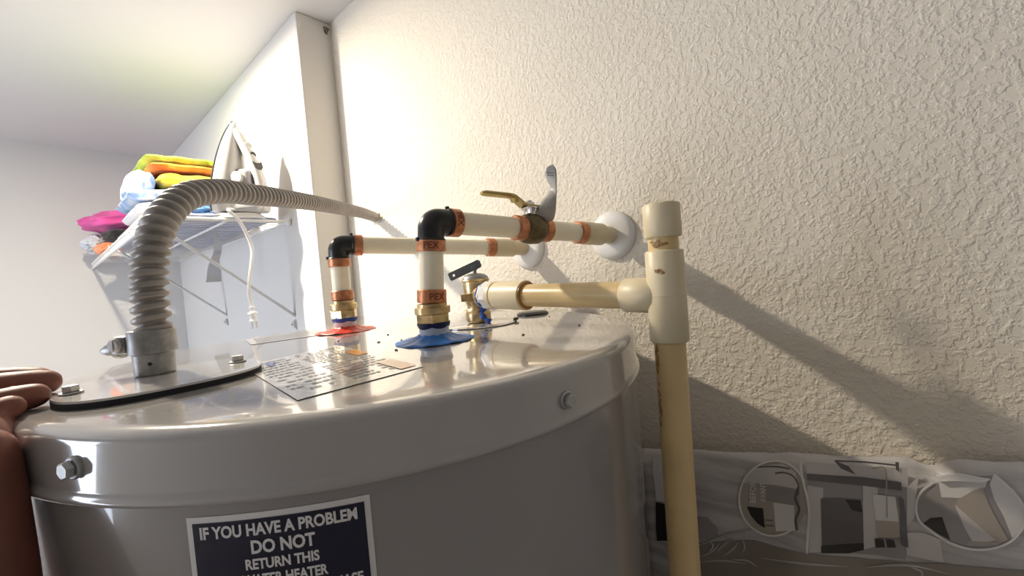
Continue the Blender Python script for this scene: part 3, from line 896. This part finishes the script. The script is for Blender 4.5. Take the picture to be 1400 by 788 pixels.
SW = SZ+.0032
c_white = cloth_mat('white_terry', [(.66, .66, .65), (.58, .62, .68)], 30)
c_bluewhite = cloth_mat('pale_blue_terry', [(.56, .62, .68), (.20, .34, .60), (.60, .63, .64)], 22)
c_green = cloth_mat('lime_green_terry', [(.26, .42, .03), (.46, .56, .07)], 20)
c_orange = cloth_mat('orange_terry', [(.62, .11, .02), (.70, .30, .03)], 20)
c_yellow = cloth_mat('yellow_terry', [(.72, .42, .015), (.72, .48, .04), (.25, .20, .08)], 22)
c_navy = cloth_mat('navy_fabric', [(.02, .05, .12), (.05, .13, .25)], 20)
c_stripe = cloth_mat('blue_striped_sheet', [(.06, .13, .36), (.52, .50, .56), (.14, .24, .50), (.58, .54, .57)], 10, stretch=(.5, 5, .5), det=1)
c_pstripe = cloth_mat('rose_grey_striped_sheet', [(.38, .30, .32), (.76, .70, .70), (.54, .46, .48)], 16, stretch=(.5, 5, .5))
c_pink = cloth_mat('pink_fabric', [(.60, .06, .27), (.70, .11, .36)], 12)
c_black = cloth_mat('black_fabric', [(.012, .012, .014), (.03, .03, .03)], 12)
c_grey = cloth_mat('grey_fabric', [(.42, .42, .48), (.5, .5, .56)], 12)
c_coral = cloth_mat('coral_fabric', [(.86, .24, .10), (.90, .36, .20)], 20)

G = 'folded linen on the wire shelf'
folded('folded_sheet', (.283, 1.42, SW), .236, .70, .014, 1, [c_stripe], 'thin blue striped bed sheet lying lowest on the wire shelf under the iron', 'sheet', 3, 0, group=G)
folded('folded_sheet', (.285, 1.52, SW+.0145), .225, .56, .030, 2, [c_pstripe], 'rose grey striped bed sheet folded under the towel pile', 'sheet', 6, 0, group=G)
folded('folded_towel', (.270, 1.46, SW+.047), .215, .29, .064, 2, [c_white, c_bluewhite], 'thick white and pale blue towel, lowest of the towel pile', 'towel', 5, 0, group=G)
folded('folded_towel', (.300, 1.46, SW+.113), .175, .28, .044, 1, [c_yellow], 'yellow towel in the middle of the pile', 'towel', 8, 0, group=G)
folded('folded_towel', (.292, 1.46, SW+.159), .190, .28, .038, 2, [c_orange, c_green], 'lime green and orange towel, topmost of the pile', 'towel', 2, 0, group=G)
lump('folded_towel', (.196, 1.45, SW+.126), (.055, .25, .074), c_bluewhite, 'pale blue mottled towel hugging the left side of the pile', 'towel', .13, 4, 2.8, 4, group=G)
lump('crumpled_cloth', (.308, 1.19, SW+.033), (.105, .12, .036), c_navy, 'navy cloth crumpled behind the steam iron', 'cloth', .22, 7, 2.4, 6)
lump('pink_garment', (.232, 2.08, SW+.128), (.215, .30, .075), c_pink, 'bright pink garment lying at the far end of the shelf', 'garment', .16, 5, 2.2, 1, rotz=.1)
lump('rolled_black_cloth', (.225, 1.97, SW+.068), (.120, .16, .044), c_black, 'black cloth roll under the pink garment', 'cloth', .12, 6, 2.2, 2)
lump('grey_cloth', (.275, 1.86, SW+.072), (.070, .10, .050), c_grey, 'small grey cloth between the pink garment and the towels', 'cloth', .10, 5, 2.2, 3)
lump('white_cloth', (.158, 2.13, SW+.056), (.070, .14, .066), c_white, 'crumpled white cloth at the front edge beside the coral cloth', 'cloth', .30, 9, 2.0, 9)
lump('coral_cloth', (.176, 1.97, SW+.024), (.066, .10, .044), c_coral, 'small crumpled coral orange cloth at the front edge of the shelf', 'cloth', .26, 8, 2.0, 7)
lump('linen_heap', (.315, 2.035, SW+.022), (.165, .41, .042), c_white, 'flat white linen under the garments at the far end of the shelf', 'linen', .10, 6, 3.0, 12)
# white strap hanging through the wires
mb = MB(); pts, _ = spline([(.325, 1.30, SZ), (.322, 1.30, .125), (.312, 1.30, .090), (.306, 1.30, .040)], 16)
vs = []; 
for i, p_ in enumerate(pts):
    w = .006+.012*(i/15)**1.5
    for sx, sy in ((-1, -.2), (1, -.2), (1, .2), (-1, .2)): vs.append(p_+V((sx*w, sy*.005+.004*math.sin(i*.8+sx), 0)))
fs = [(4*i+k, 4*i+(k+1) % 4, 4*i+4+(k+1) % 4, 4*i+4+k) for i in range(15) for k in range(4)]+[(3, 2, 1, 0), (60, 61, 62, 63)]
mb.add(vs, fs); o = mb.build('hanging_strap', c_white); tag(o, 'short white cloth strap hanging down through the wire shelf', 'strap')

# ------------------------------------------------------------------ steam iron
IB = V((.296, 1.105, SW+.0165))
iu = V((.72, -.69, 0)).normalized(); iw = V((.69, .72, 0)).normalized()
def ip(u, w, v): return IB+iu*u+iw*w+zup*v
IW = mat('iron_white_plastic', (.50, .49, .48), rough=.3)
iron = thing('steam_iron', IB, 'white steam iron standing on its heel at the near end of the shelf', 'iron')
IH = .205
def hw(s):   # half width of the sole plate at height fraction s
    return max(.0012, .050*(1-max(0, s)**2.1)**.72) if s > .12 else .050*(.86+.14*s/.12)
mb = MB(); vs = []; fs = []; ns = 30; K = 24
for i in range(ns+1):
    s = i/ns; h = hw(s); du = -.010*(1-s)**2
    for k in range(K):
        t = 2*PI*k/K; c_, s_ = math.cos(t), math.sin(t)
        vs.append(ip(du+.0035+.0035*c_+.030*s*s, h*math.copysign(abs(s_)**.8, s_), s*IH))
for i in range(ns):
    for k in range(K): fs.append((i*K+k, i*K+(k+1) % K, (i+1)*K+(k+1) % K, (i+1)*K+k))
fs += [tuple(range(K-1, -1, -1)), tuple(ns*K+k for k in range(K))]
mb.add(vs, fs); mb.build('soleplate', M['greylever'], iron, sharp=50)
mb = MB(); vs = []; fs = []
for i in range(ns+1):
    s = i/ns; h = hw(s)*.96; du = -.010*(1-s)**2+.030*s*s
    dep = .036*(1-s**2.6)+.006
    for k in range(K):
        t = PI*k/(K-1)-PI/2
        vs.append(ip(du+.006+dep*math.cos(t)**.7 if abs(math.cos(t)) > 1e-6 else du+.006, h*math.sin(t), s*IH*.992))
for i in range(ns):
    for k in range(K): fs.append((i*K+k, i*K+(k+1) % K, (i+1)*K+(k+1) % K, (i+1)*K+k))
fs += [tuple(range(K-1, -1, -1)), tuple(ns*K+k for k in range(K))]
mb.add(vs, fs); mb.build('body', IW, iron, sharp=60)
mb = MB(); pts, _ = spline([ip(.030, 0, IH*.97), ip(.041, 0, IH*.86), ip(.056, 0, IH*.72), ip(.072, 0, IH*.52), ip(.081, 0, IH*.32), ip(.084, 0, IH*.12), ip(.082, 0, .0)], 40)
sweep(mb, pts, lambda i, t: .0125*(.35+.65*min(1, (i+1)/7)), seg=20, ell=(1.25, .95), up=iu)
hnd = mb.build('handle', IW, iron, sharp=60)
mb = MB(); box(mb, ip(.045, 0, .016), (.085, .062, .034), ax=iu, ay=iw, bev=.008); mb.build('heel', IW, iron, sharp=60)
mb = MB(); box(mb, ip(.045, 0, .060), (.050, .050, .070), ax=iu, ay=iw, bev=.012); mb.build('water_tank', mat('smoky_plastic', (.36, .35, .37), rough=.2), iron, sharp=60)
fr_ = (iu*.85-iw*.53).normalized()
for s, r, m_, nm in ((.70, .0072, IW, 'steam_button'), (.60, .0068, M['black'], 'spray_button')):
    c_ = pts[int((1-s)*39)]+fr_*.0090
    mb = MB(); cyl(mb, c_, c_+fr_*.0045, r, seg=24, bev=.001)
    if nm == 'steam_button': ringtube(mb, c_-fr_*.001, c_+fr_*.0035, r*1.25, r*1.02)
    mb.build(nm, m_, hnd)
c_ = pts[int(.52*39)]+fr_*.0100
mb = MB(); tt = (pts[21]-pts[18]).normalized(); sd_ = tt.cross(fr_).normalized()
prism(mb, [(-.010, .0095), (-.004, .0055), (.004, .0055), (.010, .0095), (.0085, -.006), (.003, -.0105), (-.003, -.0105), (-.0085, -.006)], 0, .004, c_, -sd_, -tt)
mb.build('control_slide', M['black'], hnd, sharp=50)
mb = MB(); c_ = pts[int(.70*39)]+fr_*.0115; cyl(mb, c_, c_+fr_*.002, .0032, seg=16); mb.build('indicator', M['galv'], hnd)
mb = MB(); c_ = ip(.047, -.026, .072); cyl(mb, c_, c_-iw*.007, .013, seg=28, bev=.002); mb.build('dial', IW, iron)
# cord: loops round the heel, then hangs to its plug
cordt = thing('power_cord', (.285, 1.05, SW), 'white iron cord looped at the shelf end and hanging down to a plug', 'cord')
loops = []
for k in range(70):
    t = k/69*2.6*2*PI
    loops.append(V((.318+math.cos(t+2.6)*(.052+.004*math.sin(t*.7)), 1.098+math.sin(t+2.6)*(.040), SW+.0035+.0028*k/69*3+.0012*math.sin(3*t))))
hang = [loops[-1]+V((-.006, -.01, .004)), V((.290, 1.054, .188)), V((.302, 1.050, .168)), V((.316, 1.052, .140)), V((.326, 1.055, .102)), V((.321, 1.055, .065)), V((.3153, 1.055, .037)), V((.3109, 1.055, .005)), V((.3135, 1.055, -.018))]
pts2, _ = spline(loops[::3]+hang, 260)
mb = MB(); sweep(mb, pts2, .0030, seg=10, ell=(1.2, .8)); mb.build('flex', M['whiteplastic'], cordt)
mb = MB(); lathe(mb, [(.0032, 0), (.0036, .010), (.0062, .0115), (.0062, .0140), (.0042, .0155), (.0050, .0210), (.0100, .0240), (.0104, .0270), (.0066, .0300), (.0070, .0400), (.0090, .0420), (.0090, .0440)], (.3135, 1.055, -.016), (.03, 0, -1), seg=20)
plg = mb.build('plug', M['whiteplastic'], cordt)
for dx_ in (-.0035, .0050):
    mb = MB(); box(mb, (.3148+dx_, 1.055, -.0680), (.0018, .006, .016)); mb.build('prong', M['steel'], plg)

# ------------------------------------------------------------------ film wrapped pack leaning on the wall at the right
PX = .4620
def slope(y): return .185*(0.21-y)           # top edge runs uphill toward the viewer
def pw(y, z, off=0):
    w = .0016*math.sin(y*70+z*22)+.0010*math.sin(y*33-z*90+1)+.0018*noise.noise(V((y*22, z*22, 3)))
    return V((PX+w-off, y, z))
pack = thing('wrapped_pack', (PX+.014, .0, -.560), 'film-wrapped grey pack printed with room photographs, leaning on the wall', 'package')
Y0, Y1 = .236, -.30
ny, nz = 90, 60
def zt(y):
    z = -.2232+slope(y)-.0
    if -.035 < y < -.008: z -= .006*math.sin((y+.035)/.027*PI)
    return z+.0012*noise.noise(V((y*60, 0, 5)))
zb = -.560
mb = MB(); vs = []; fs = []
for side in (0, 1):
    for i in range(ny+1):
        y = Y0+(Y1-Y0)*i/ny
        for j in range(nz+1):
            z = zt(y)+(zb-zt(y))*j/nz
            p_ = pw(y, z)
            e = min(j/3, 1, (nz-j)/3, i/2, (ny-i)/2); e = math.sqrt(max(0, min(1, e)))
            th = .014*e
            # the lower half bulges a little and carries film wrinkles
            low = max(0, (-.29+slope(y)*.9-z))*0
            p_ = V((p_.x+(.014-th if side == 0 else .014+th), p_.y, p_.z))
            vs.append(p_)
    o0 = side*(ny+1)*(nz+1)
    for i in range(ny):
        for j in range(nz):
            fs.append((o0+i*(nz+1)+j, o0+(i+1)*(nz+1)+j, o0+(i+1)*(nz+1)+j+1, o0+i*(nz+1)+j+1))
mb.add(vs, fs)
film = mat('grey_printed_film', (.60, .575, .565), rough=.32, var=.35, vscale=34, stretch=(1, .35, 3), coat=.4, bump=.35, bscale=40, bdist=.002)
pf = mb.build('film_wrap', film, pack, sharp=80)
def ink(name, col, rough=.35, coat=.3): return mat(name, col, rough=rough, coat=coat)
I = dict(white=ink('print_white', (.80, .78, .77)), black=ink('print_black', (.02, .017, .018)), dark=ink('print_dark', (.13, .12, .13)), mid=ink('print_mid_grey', (.33, .31, .31)),
         light=ink('print_light', (.62, .59, .58)), pale=ink('print_pale', (.74, .72, .71)), tan=ink('print_tan', (.42, .37, .32)), brownf=ink('print_brown', (.27, .235, .20)))
# print coordinates are (column, row) on the artwork, which is itself skewed; this maps them to metres on the sheet face
KW, KY, KZ = (-1.176927, 0.1424454, 1), (0.615942, -0.03093548, -733.4683), (0.06678563, 0.8211031, -353.7228)
def sheet(c, r, off):
    w = KW[0]*c+KW[1]*r+KW[2]
    return pw((KY[0]*c+KY[1]*r+KY[2])/w, (KZ[0]*c+KZ[1]*r+KZ[2])/w, off)
def ipoly(mb, pts, off, mi=0, sub=4):
    bm = bmesh.new(); vv = [bm.verts.new((p[0], p[1], 0)) for p in pts]
    bm.faces.new(vv); bmesh.ops.triangulate(bm, faces=bm.faces[:])
    for _ in range(3):
        es_ = [e for e in bm.edges if e.calc_length() > 12]
        if not es_: break
        bmesh.ops.subdivide_edges(bm, edges=es_, cuts=1); bmesh.ops.triangulate(bm, faces=bm.faces[:])
    bm.verts.index_update()
    mb.add([sheet(v.co.x, v.co.y, off) for v in bm.verts], [tuple(v.index for v in f.verts) for f in bm.faces], mi)
    bm.free()
def iline(mb, pts, w, off, closed=False):
    pp_, _ = spline([(p[0], p[1], 0) for p in pts], max(8, len(pts)*6)); n = len(pp_)
    vs = []
    for i, p_ in enumerate(pp_):
        T = (pp_[min(i+1, n-1)]-pp_[max(0, i-1)]).normalized(); N_ = V((-T.y, T.x, 0))*w/2
        a_, b_ = p_+N_, p_-N_
        vs += [sheet(a_.x, a_.y, off), sheet(b_.x, b_.y, off)]
    mb.add(vs, [(2*i, 2*i+1, 2*i+3, 2*i+2) for i in range(n-1)])
def printed(name, m_, polys=(), lines=(), off=.0006, sub=None):
    mb = MB()
    for p_ in polys: ipoly(mb, p_, off)
    for l_, w in lines: iline(mb, l_, w, off)
    return mb.build(name, m_, pack, smooth=True)
def arc(cx, cy, rx, ry, a0, a1, n=28, rot=0):
    o = []
    for k in range(n+1):
        t = math.radians(a0+(a1-a0)*k/n); x, y = rx*math.cos(t), ry*math.sin(t)
        o.append((cx+x*math.cos(rot)-y*math.sin(rot), cy+x*math.sin(rot)+y*math.cos(rot)))
    return o
circ1 = arc(1058, 681, 47, 51, 0, 360, 40, .15)[:-1]
printed('lower_print_band', I['brownf'], [[(940, 742), (1030, 740), (1105, 756), (1190, 768), (1290, 768), (1420, 784), (1420, 860), (930, 860)]], off=.0008)
printed('picture_background', I['mid'], [[(1104, 645), (1180, 650), (1240, 660), (1238, 765), (1108, 754)]])
printed('picture_background', I['light'], [[(1102, 632), (1240, 640), (1242, 668), (1180, 657), (1103, 652)], [(1104, 662), (1126, 666), (1124, 754), (1107, 754)], [(1180, 660), (1200, 662), (1200, 748), (1180, 754)], [(1240, 668), (1256, 650), (1250, 710), (1240, 720)]], off=.0009)
printed('picture_background', I['mid'], [[(948, 705), (968, 706), (980, 720), (984, 738), (950, 736)]], off=.0008)
printed('round_picture', I['tan'], [circ1], off=.0009)
printed('picture_shape', I['light'], [[(1022, 650), (1035, 637), (1070, 634), (1088, 646), (1092, 668), (1068, 664), (1014, 660)]], off=.0011)
printed('picture_shape', I['mid'], [[(1045, 664), (1094, 669), (1093, 688), (1046, 684)]], off=.0012)
printed('picture_shape', I['black'], [[(1021, 693), (1043, 696), (1046, 722), (1036, 716), (1027, 706)]], off=.0013)
printed('picture_shape', I['pale'], [[(1057, 688), (1086, 690), (1087, 725), (1061, 726)]], off=.0013)
printed('picture_shape', I['dark'], [], [([(1060, 647), (1072, 646), (1084, 650), (1092, 662), (1091, 676)], 2), ([(1092, 665), (1088, 680), (1093, 695), (1088, 710), (1090, 724)], 3.5), ([(1046, 711), (1056, 712)], 1.5), ([(1046, 718), (1058, 719)], 1.5), ([(1034, 638), (1060, 638), (1080, 641)], 2)], off=.0014)
printed('circle_outline', I['white'], [], [(arc(1058, 681, 47, 51, 50, 325, 40, .15), 2.6)], off=.0016)
printed('seam_line', I['white'], [], [([(1094, 626), (1097, 650), (1104, 676), (1107, 700), (1105, 728), (1104, 755)], 3.5)], off=.0018)
printed('dark_panel', I['dark'], [[(1123, 679), (1150, 680), (1176, 683), (1180, 700), (1181, 752), (1160, 757), (1124, 754)]], off=.0013)
printed('dark_panel', I['black'], [[(1156, 682), (1177, 684), (1179, 700), (1165, 696)]], off=.0015)
printed('dark_panel', I['black'], [[(1123, 745), (1181, 744), (1181, 754), (1160, 758), (1123, 755)]], off=.0015)
printed('table_band', I['dark'], [[(1103, 647), (1180, 652), (1232, 660), (1233, 672), (1180, 664), (1104, 655)]], off=.0014)
printed('pole', I['dark'], [[(1224, 631), (1229, 632), (1229, 645), (1225, 642)], [(1140, 628), (1160, 636), (1170, 648), (1150, 640)]], [([(1142, 629), (1180, 630), (1226, 636)], 2.4)], off=.0014)
printed('wall_line', I['tan'], [], [([(1192, 639), (1210, 640), (1212, 676), (1213, 708)], 2.0)], off=.0019)
printed('tan_panel', I['tan'], [[(1196, 692), (1232, 695), (1234, 735), (1199, 735)]], off=.0013)
printed('paper_panel', I['pale'], [[(1193, 676), (1224, 680), (1229, 714), (1197, 711)]], off=.0016)
printed('dark_cell', I['black'], [[(1196, 737), (1208, 738), (1210, 749), (1197, 750)]], off=.0016)
printed('dark_cell', I['black'], [[(1211, 737), (1222, 738), (1225, 748), (1213, 749)]], off=.0016)
printed('dark_post', I['dark'], [[(1230, 680), (1236, 684), (1240, 725), (1242, 748), (1232, 745), (1230, 726)]], off=.0016)
printed('light_box', I['light'], [[(1236, 728), (1262, 728), (1284, 736), (1290, 766), (1240, 758)]], off=.0013)
c2 = [(1268, 664), (1256, 678), (1252, 694), (1256, 712), (1275, 727), (1300, 741), (1330, 749), (1360, 748), (1384, 738), (1400, 718), (1401, 700), (1394, 682), (1380, 664), (1360, 648), (1330, 650), (1300, 655)]
printed('round_picture', I['mid'], [c2], off=.0010)
printed('picture_shape', I['pale'], [[(1281, 648), (1320, 651), (1350, 652), (1346, 664), (1312, 680), (1287, 680)], [(1357, 648), (1385, 668), (1399, 695), (1400, 720), (1384, 736), (1372, 706), (1358, 680), (1352, 660)]], off=.0012)
printed('picture_shape', I['light'], [[(1305, 690), (1340, 686), (1366, 738), (1330, 741), (1318, 720)]], off=.0013)
printed('picture_shape', I['tan'], [[(1309, 682), (1328, 670), (1342, 664), (1352, 690), (1378, 738), (1366, 742), (1342, 690), (1325, 686), (1306, 690)], [(1322, 738), (1366, 740), (1364, 745), (1322, 744)]], off=.0014)
printed('picture_shape', I['black'], [[(1262, 716), (1272, 709), (1288, 707), (1293, 722), (1299, 737), (1282, 729)]], off=.0014)
printed('circle_outline', I['white'], [], [([(1275, 660), (1260, 672), (1253, 690), (1256, 711), (1275, 727), (1300, 741), (1330, 749), (1360, 748), (1384, 738), (1400, 716), (1400, 696), (1392, 680), (1376, 662), (1358, 647)], 3.2)], off=.0018)
# lettering along the first round picture, reading upward
def up_text(txt, c0, r0, size, L_):
    vs, fs = text_geo(txt, size, bold=.2)
    x0 = min(v[0] for v in vs); x1 = max(v[0] for v in vs); s = L_/(x1-x0)
    mb = MB(); mb.add([sheet(c0-v[1], r0-(v[0]-x0)*s, .0019) for v in vs], fs)
    w_ = mb.build('lettering', I['pale'], pack, smooth=False)
mb = None
up_text('BEFORE', 1033, 688, 11, 35); up_text('AVANT', 1047, 687, 11, 28)
# folded flap of the sheet and film wrinkles
mb = MB()
fp = [(1280, 649), (1310, 645), (1338, 650), (1352, 652), (1338, 656), (1308, 654), (1282, 656)]
for off in (.002, .0045):
    mb.add([sheet(a_, b_, off) for a_, b_ in fp], [tuple(range(len(fp)))])
n = len(fp); mb.add([], []); 
for i in range(n): mb.f.append((i, (i+1) % n, n+(i+1) % n, n+i)); mb.mi.append(0)
mb.build('folded_flap', I['white'], pack, smooth=False)
mb = MB(); random.seed(21)
wr = [((945, 748), (975, 738), (1000, 730), (1040, 722)), ((958, 760), (975, 752), (985, 742)), ((978, 756), (990, 744), (1003, 738)), ((990, 760), (1003, 750), (1008, 742)), ((950, 768), (985, 766), (1020, 772)),
      ((1000, 766), (1020, 768), (1035, 776)), ((1040, 764), (1100, 768), (1160, 776)), ((1180, 778), (1240, 772), (1300, 782)), ((968, 736), (975, 746), (968, 756)), ((1015, 738), (1017, 750), (1012, 758)), ((1240, 772), (1260, 780), (1256, 790))]
for l_ in wr:
    pp_, _ = spline([sheet(a_, b_, .0012) for a_, b_ in l_], 14)
    sweep(mb, pp_, lambda i, t: .0011*math.sin(PI*(i+.6)/14.2)+.0001, seg=6)
mb.build('film_wrinkles', mat('clear_film_crease', (.46, .44, .42), rough=.12, coat=1), pack)['kind'] = 'stuff'
# white and black end of the pack seen between tank and pipe
printed('end_print', I['pale'], [[(893, 622), (912, 624), (918, 690), (896, 686)]], off=.0010)
printed('end_print', I['black'], [[(896, 688), (912, 692), (930, 700), (930, 738), (898, 740)]], off=.0014)
# carton below carrying the pack
bx = thing('cardboard_box', (.38, -.04, FLOOR), 'tall brown cardboard box standing on the floor under the wrapped pack', 'box')
mb = MB(); box(mb, (.375, -.115, (FLOOR-.5605)/2), (.235, .38, -.5605-FLOOR), bev=.003); mb.build('carton', M['brown'], bx)
mb = MB(); box(mb, (.375, -.115, -.5602), (.06, .378, .0004)); mb.build('tape', M['tagpaper'], bx)

# ------------------------------------------------------------------ hand on the rim of the lid
per = thing('person', (-.05, .33, -.30), 'bare hand of a person gripping the left rim of the water heater lid', 'person')
def chain(mb, pts, rads, n=26, seg=16):
    pp_, _ = spline(pts, n)
    m_ = len(rads)-1; R0 = []
    for i in range(n):
        q_ = i/(n-1)*m_; k = min(int(q_), m_-1); f = q_-k
        R0.append(rads[k]*(1-f)+rads[k+1]*f)
    def bulb_end(P, Q, r):          # rounded end beyond P, pointing away from Q
        d = (P-Q).normalized()
        return [(P+d*r*math.sin(a), r*math.cos(a)) for a in (.45, .85, 1.2, 1.5)]
    e1 = bulb_end(pp_[-1], pp_[-2], R0[-1]); e0 = bulb_end(pp_[0], pp_[1], R0[0])[::-1]
    P = [e[0] for e in e0]+pp_+[e[0] for e in e1]; RR = [e[1] for e in e0]+R0+[e[1] for e in e1]
    sweep(mb, P, lambda i, t: max(.0004, RR[i]), seg=seg)
mb = MB()
chain(mb, [(-.062, .382, -.082), (-.052, .396, -.050), (-.036, .403, -.0400), (-.016, .404, -.0405), (-.0035, .4030, -.0425)], [.016, .0115, .0096, .0088, .0078])
chain(mb, [(-.062, .362, -.086), (-.050, .374, -.053), (-.036, .380, -.0430), (-.014, .384, -.0420), (-.0005, .3856, -.0432)], [.016, .0115, .0098, .0090, .0078])
chain(mb, [(-.060, .345, -.090), (-.048, .354, -.058), (-.034, .360, -.0500), (-.016, .364, -.0480), (-.0055, .3655, -.0475)], [.015, .0112, .0096, .0086, .0074])
chain(mb, [(-.056, .330, -.096), (-.044, .336, -.068), (-.030, .343, -.0560), (-.021, .347, -.0510), (-.0140, .3490, -.0492)], [.013, .0098, .0084, .0076, .0066])
# web of the hand between the fingers and the thumb
chain(mb, [(-.050, .372, -.060), (-.040, .358, -.060), (-.0275, .345, -.058), (-.0225, .330, -.069), (-.0245, .314, -.090)], [.014, .0135, .0130, .0130, .013])
chain(mb, [(-.058, .350, -.080), (-.046, .340, -.085), (-.036, .325, -.100), (-.032, .305, -.125)], [.020, .019, .018, .018])
# thumb lying up the shell
chain(mb, [(-.050, .255, -.225), (-.030, .280, -.170), (-.0250, .296, -.128), (-.0232, .306, -.090), (-.0225, .312, -.064)], [.026, .0225, .0185, .0155, .0125])
# palm and forearm
chain(mb, [(-.058, .362, -.082), (-.056, .345, -.112), (-.055, .325, -.145), (-.054, .300, -.185), (-.066, .250, -.260), (-.090, .170, -.360)], [.022, .030, .028, .026, .032, .038], n=40, seg=24)
chain(mb, [(-.060, .378, -.085), (-.060, .360, -.115), (-.058, .330, -.150)], [.019, .022, .024], n=16, seg=20)
chain(mb, [(-.056, .335, -.095), (-.055, .330, -.125), (-.055, .315, -.155)], [.018, .022, .022], n=16, seg=20)
hand = mb.build('hand', M['skin'], per)
rm = hand.modifiers.new('join', 'REMESH'); rm.mode = 'VOXEL'; rm.voxel_size = .0016; rm.use_smooth_shade = True
sm = hand.modifiers.new('soften', 'SMOOTH'); sm.factor = .5; sm.iterations = 12
mb = MB(); slp, _ = spline([(-.056, .292, -.198), (-.066, .250, -.260), (-.090, .170, -.360), (-.11, .06, -.50)], 30)
sweep(mb, slp, lambda i, t: .036+.012*i/29+.0022*math.sin(i*1.3+2*t), seg=32)
mb.build('sleeve', M['sleeve'], per)  # sleeve added; its dark colour stands in for forearm skin in shade
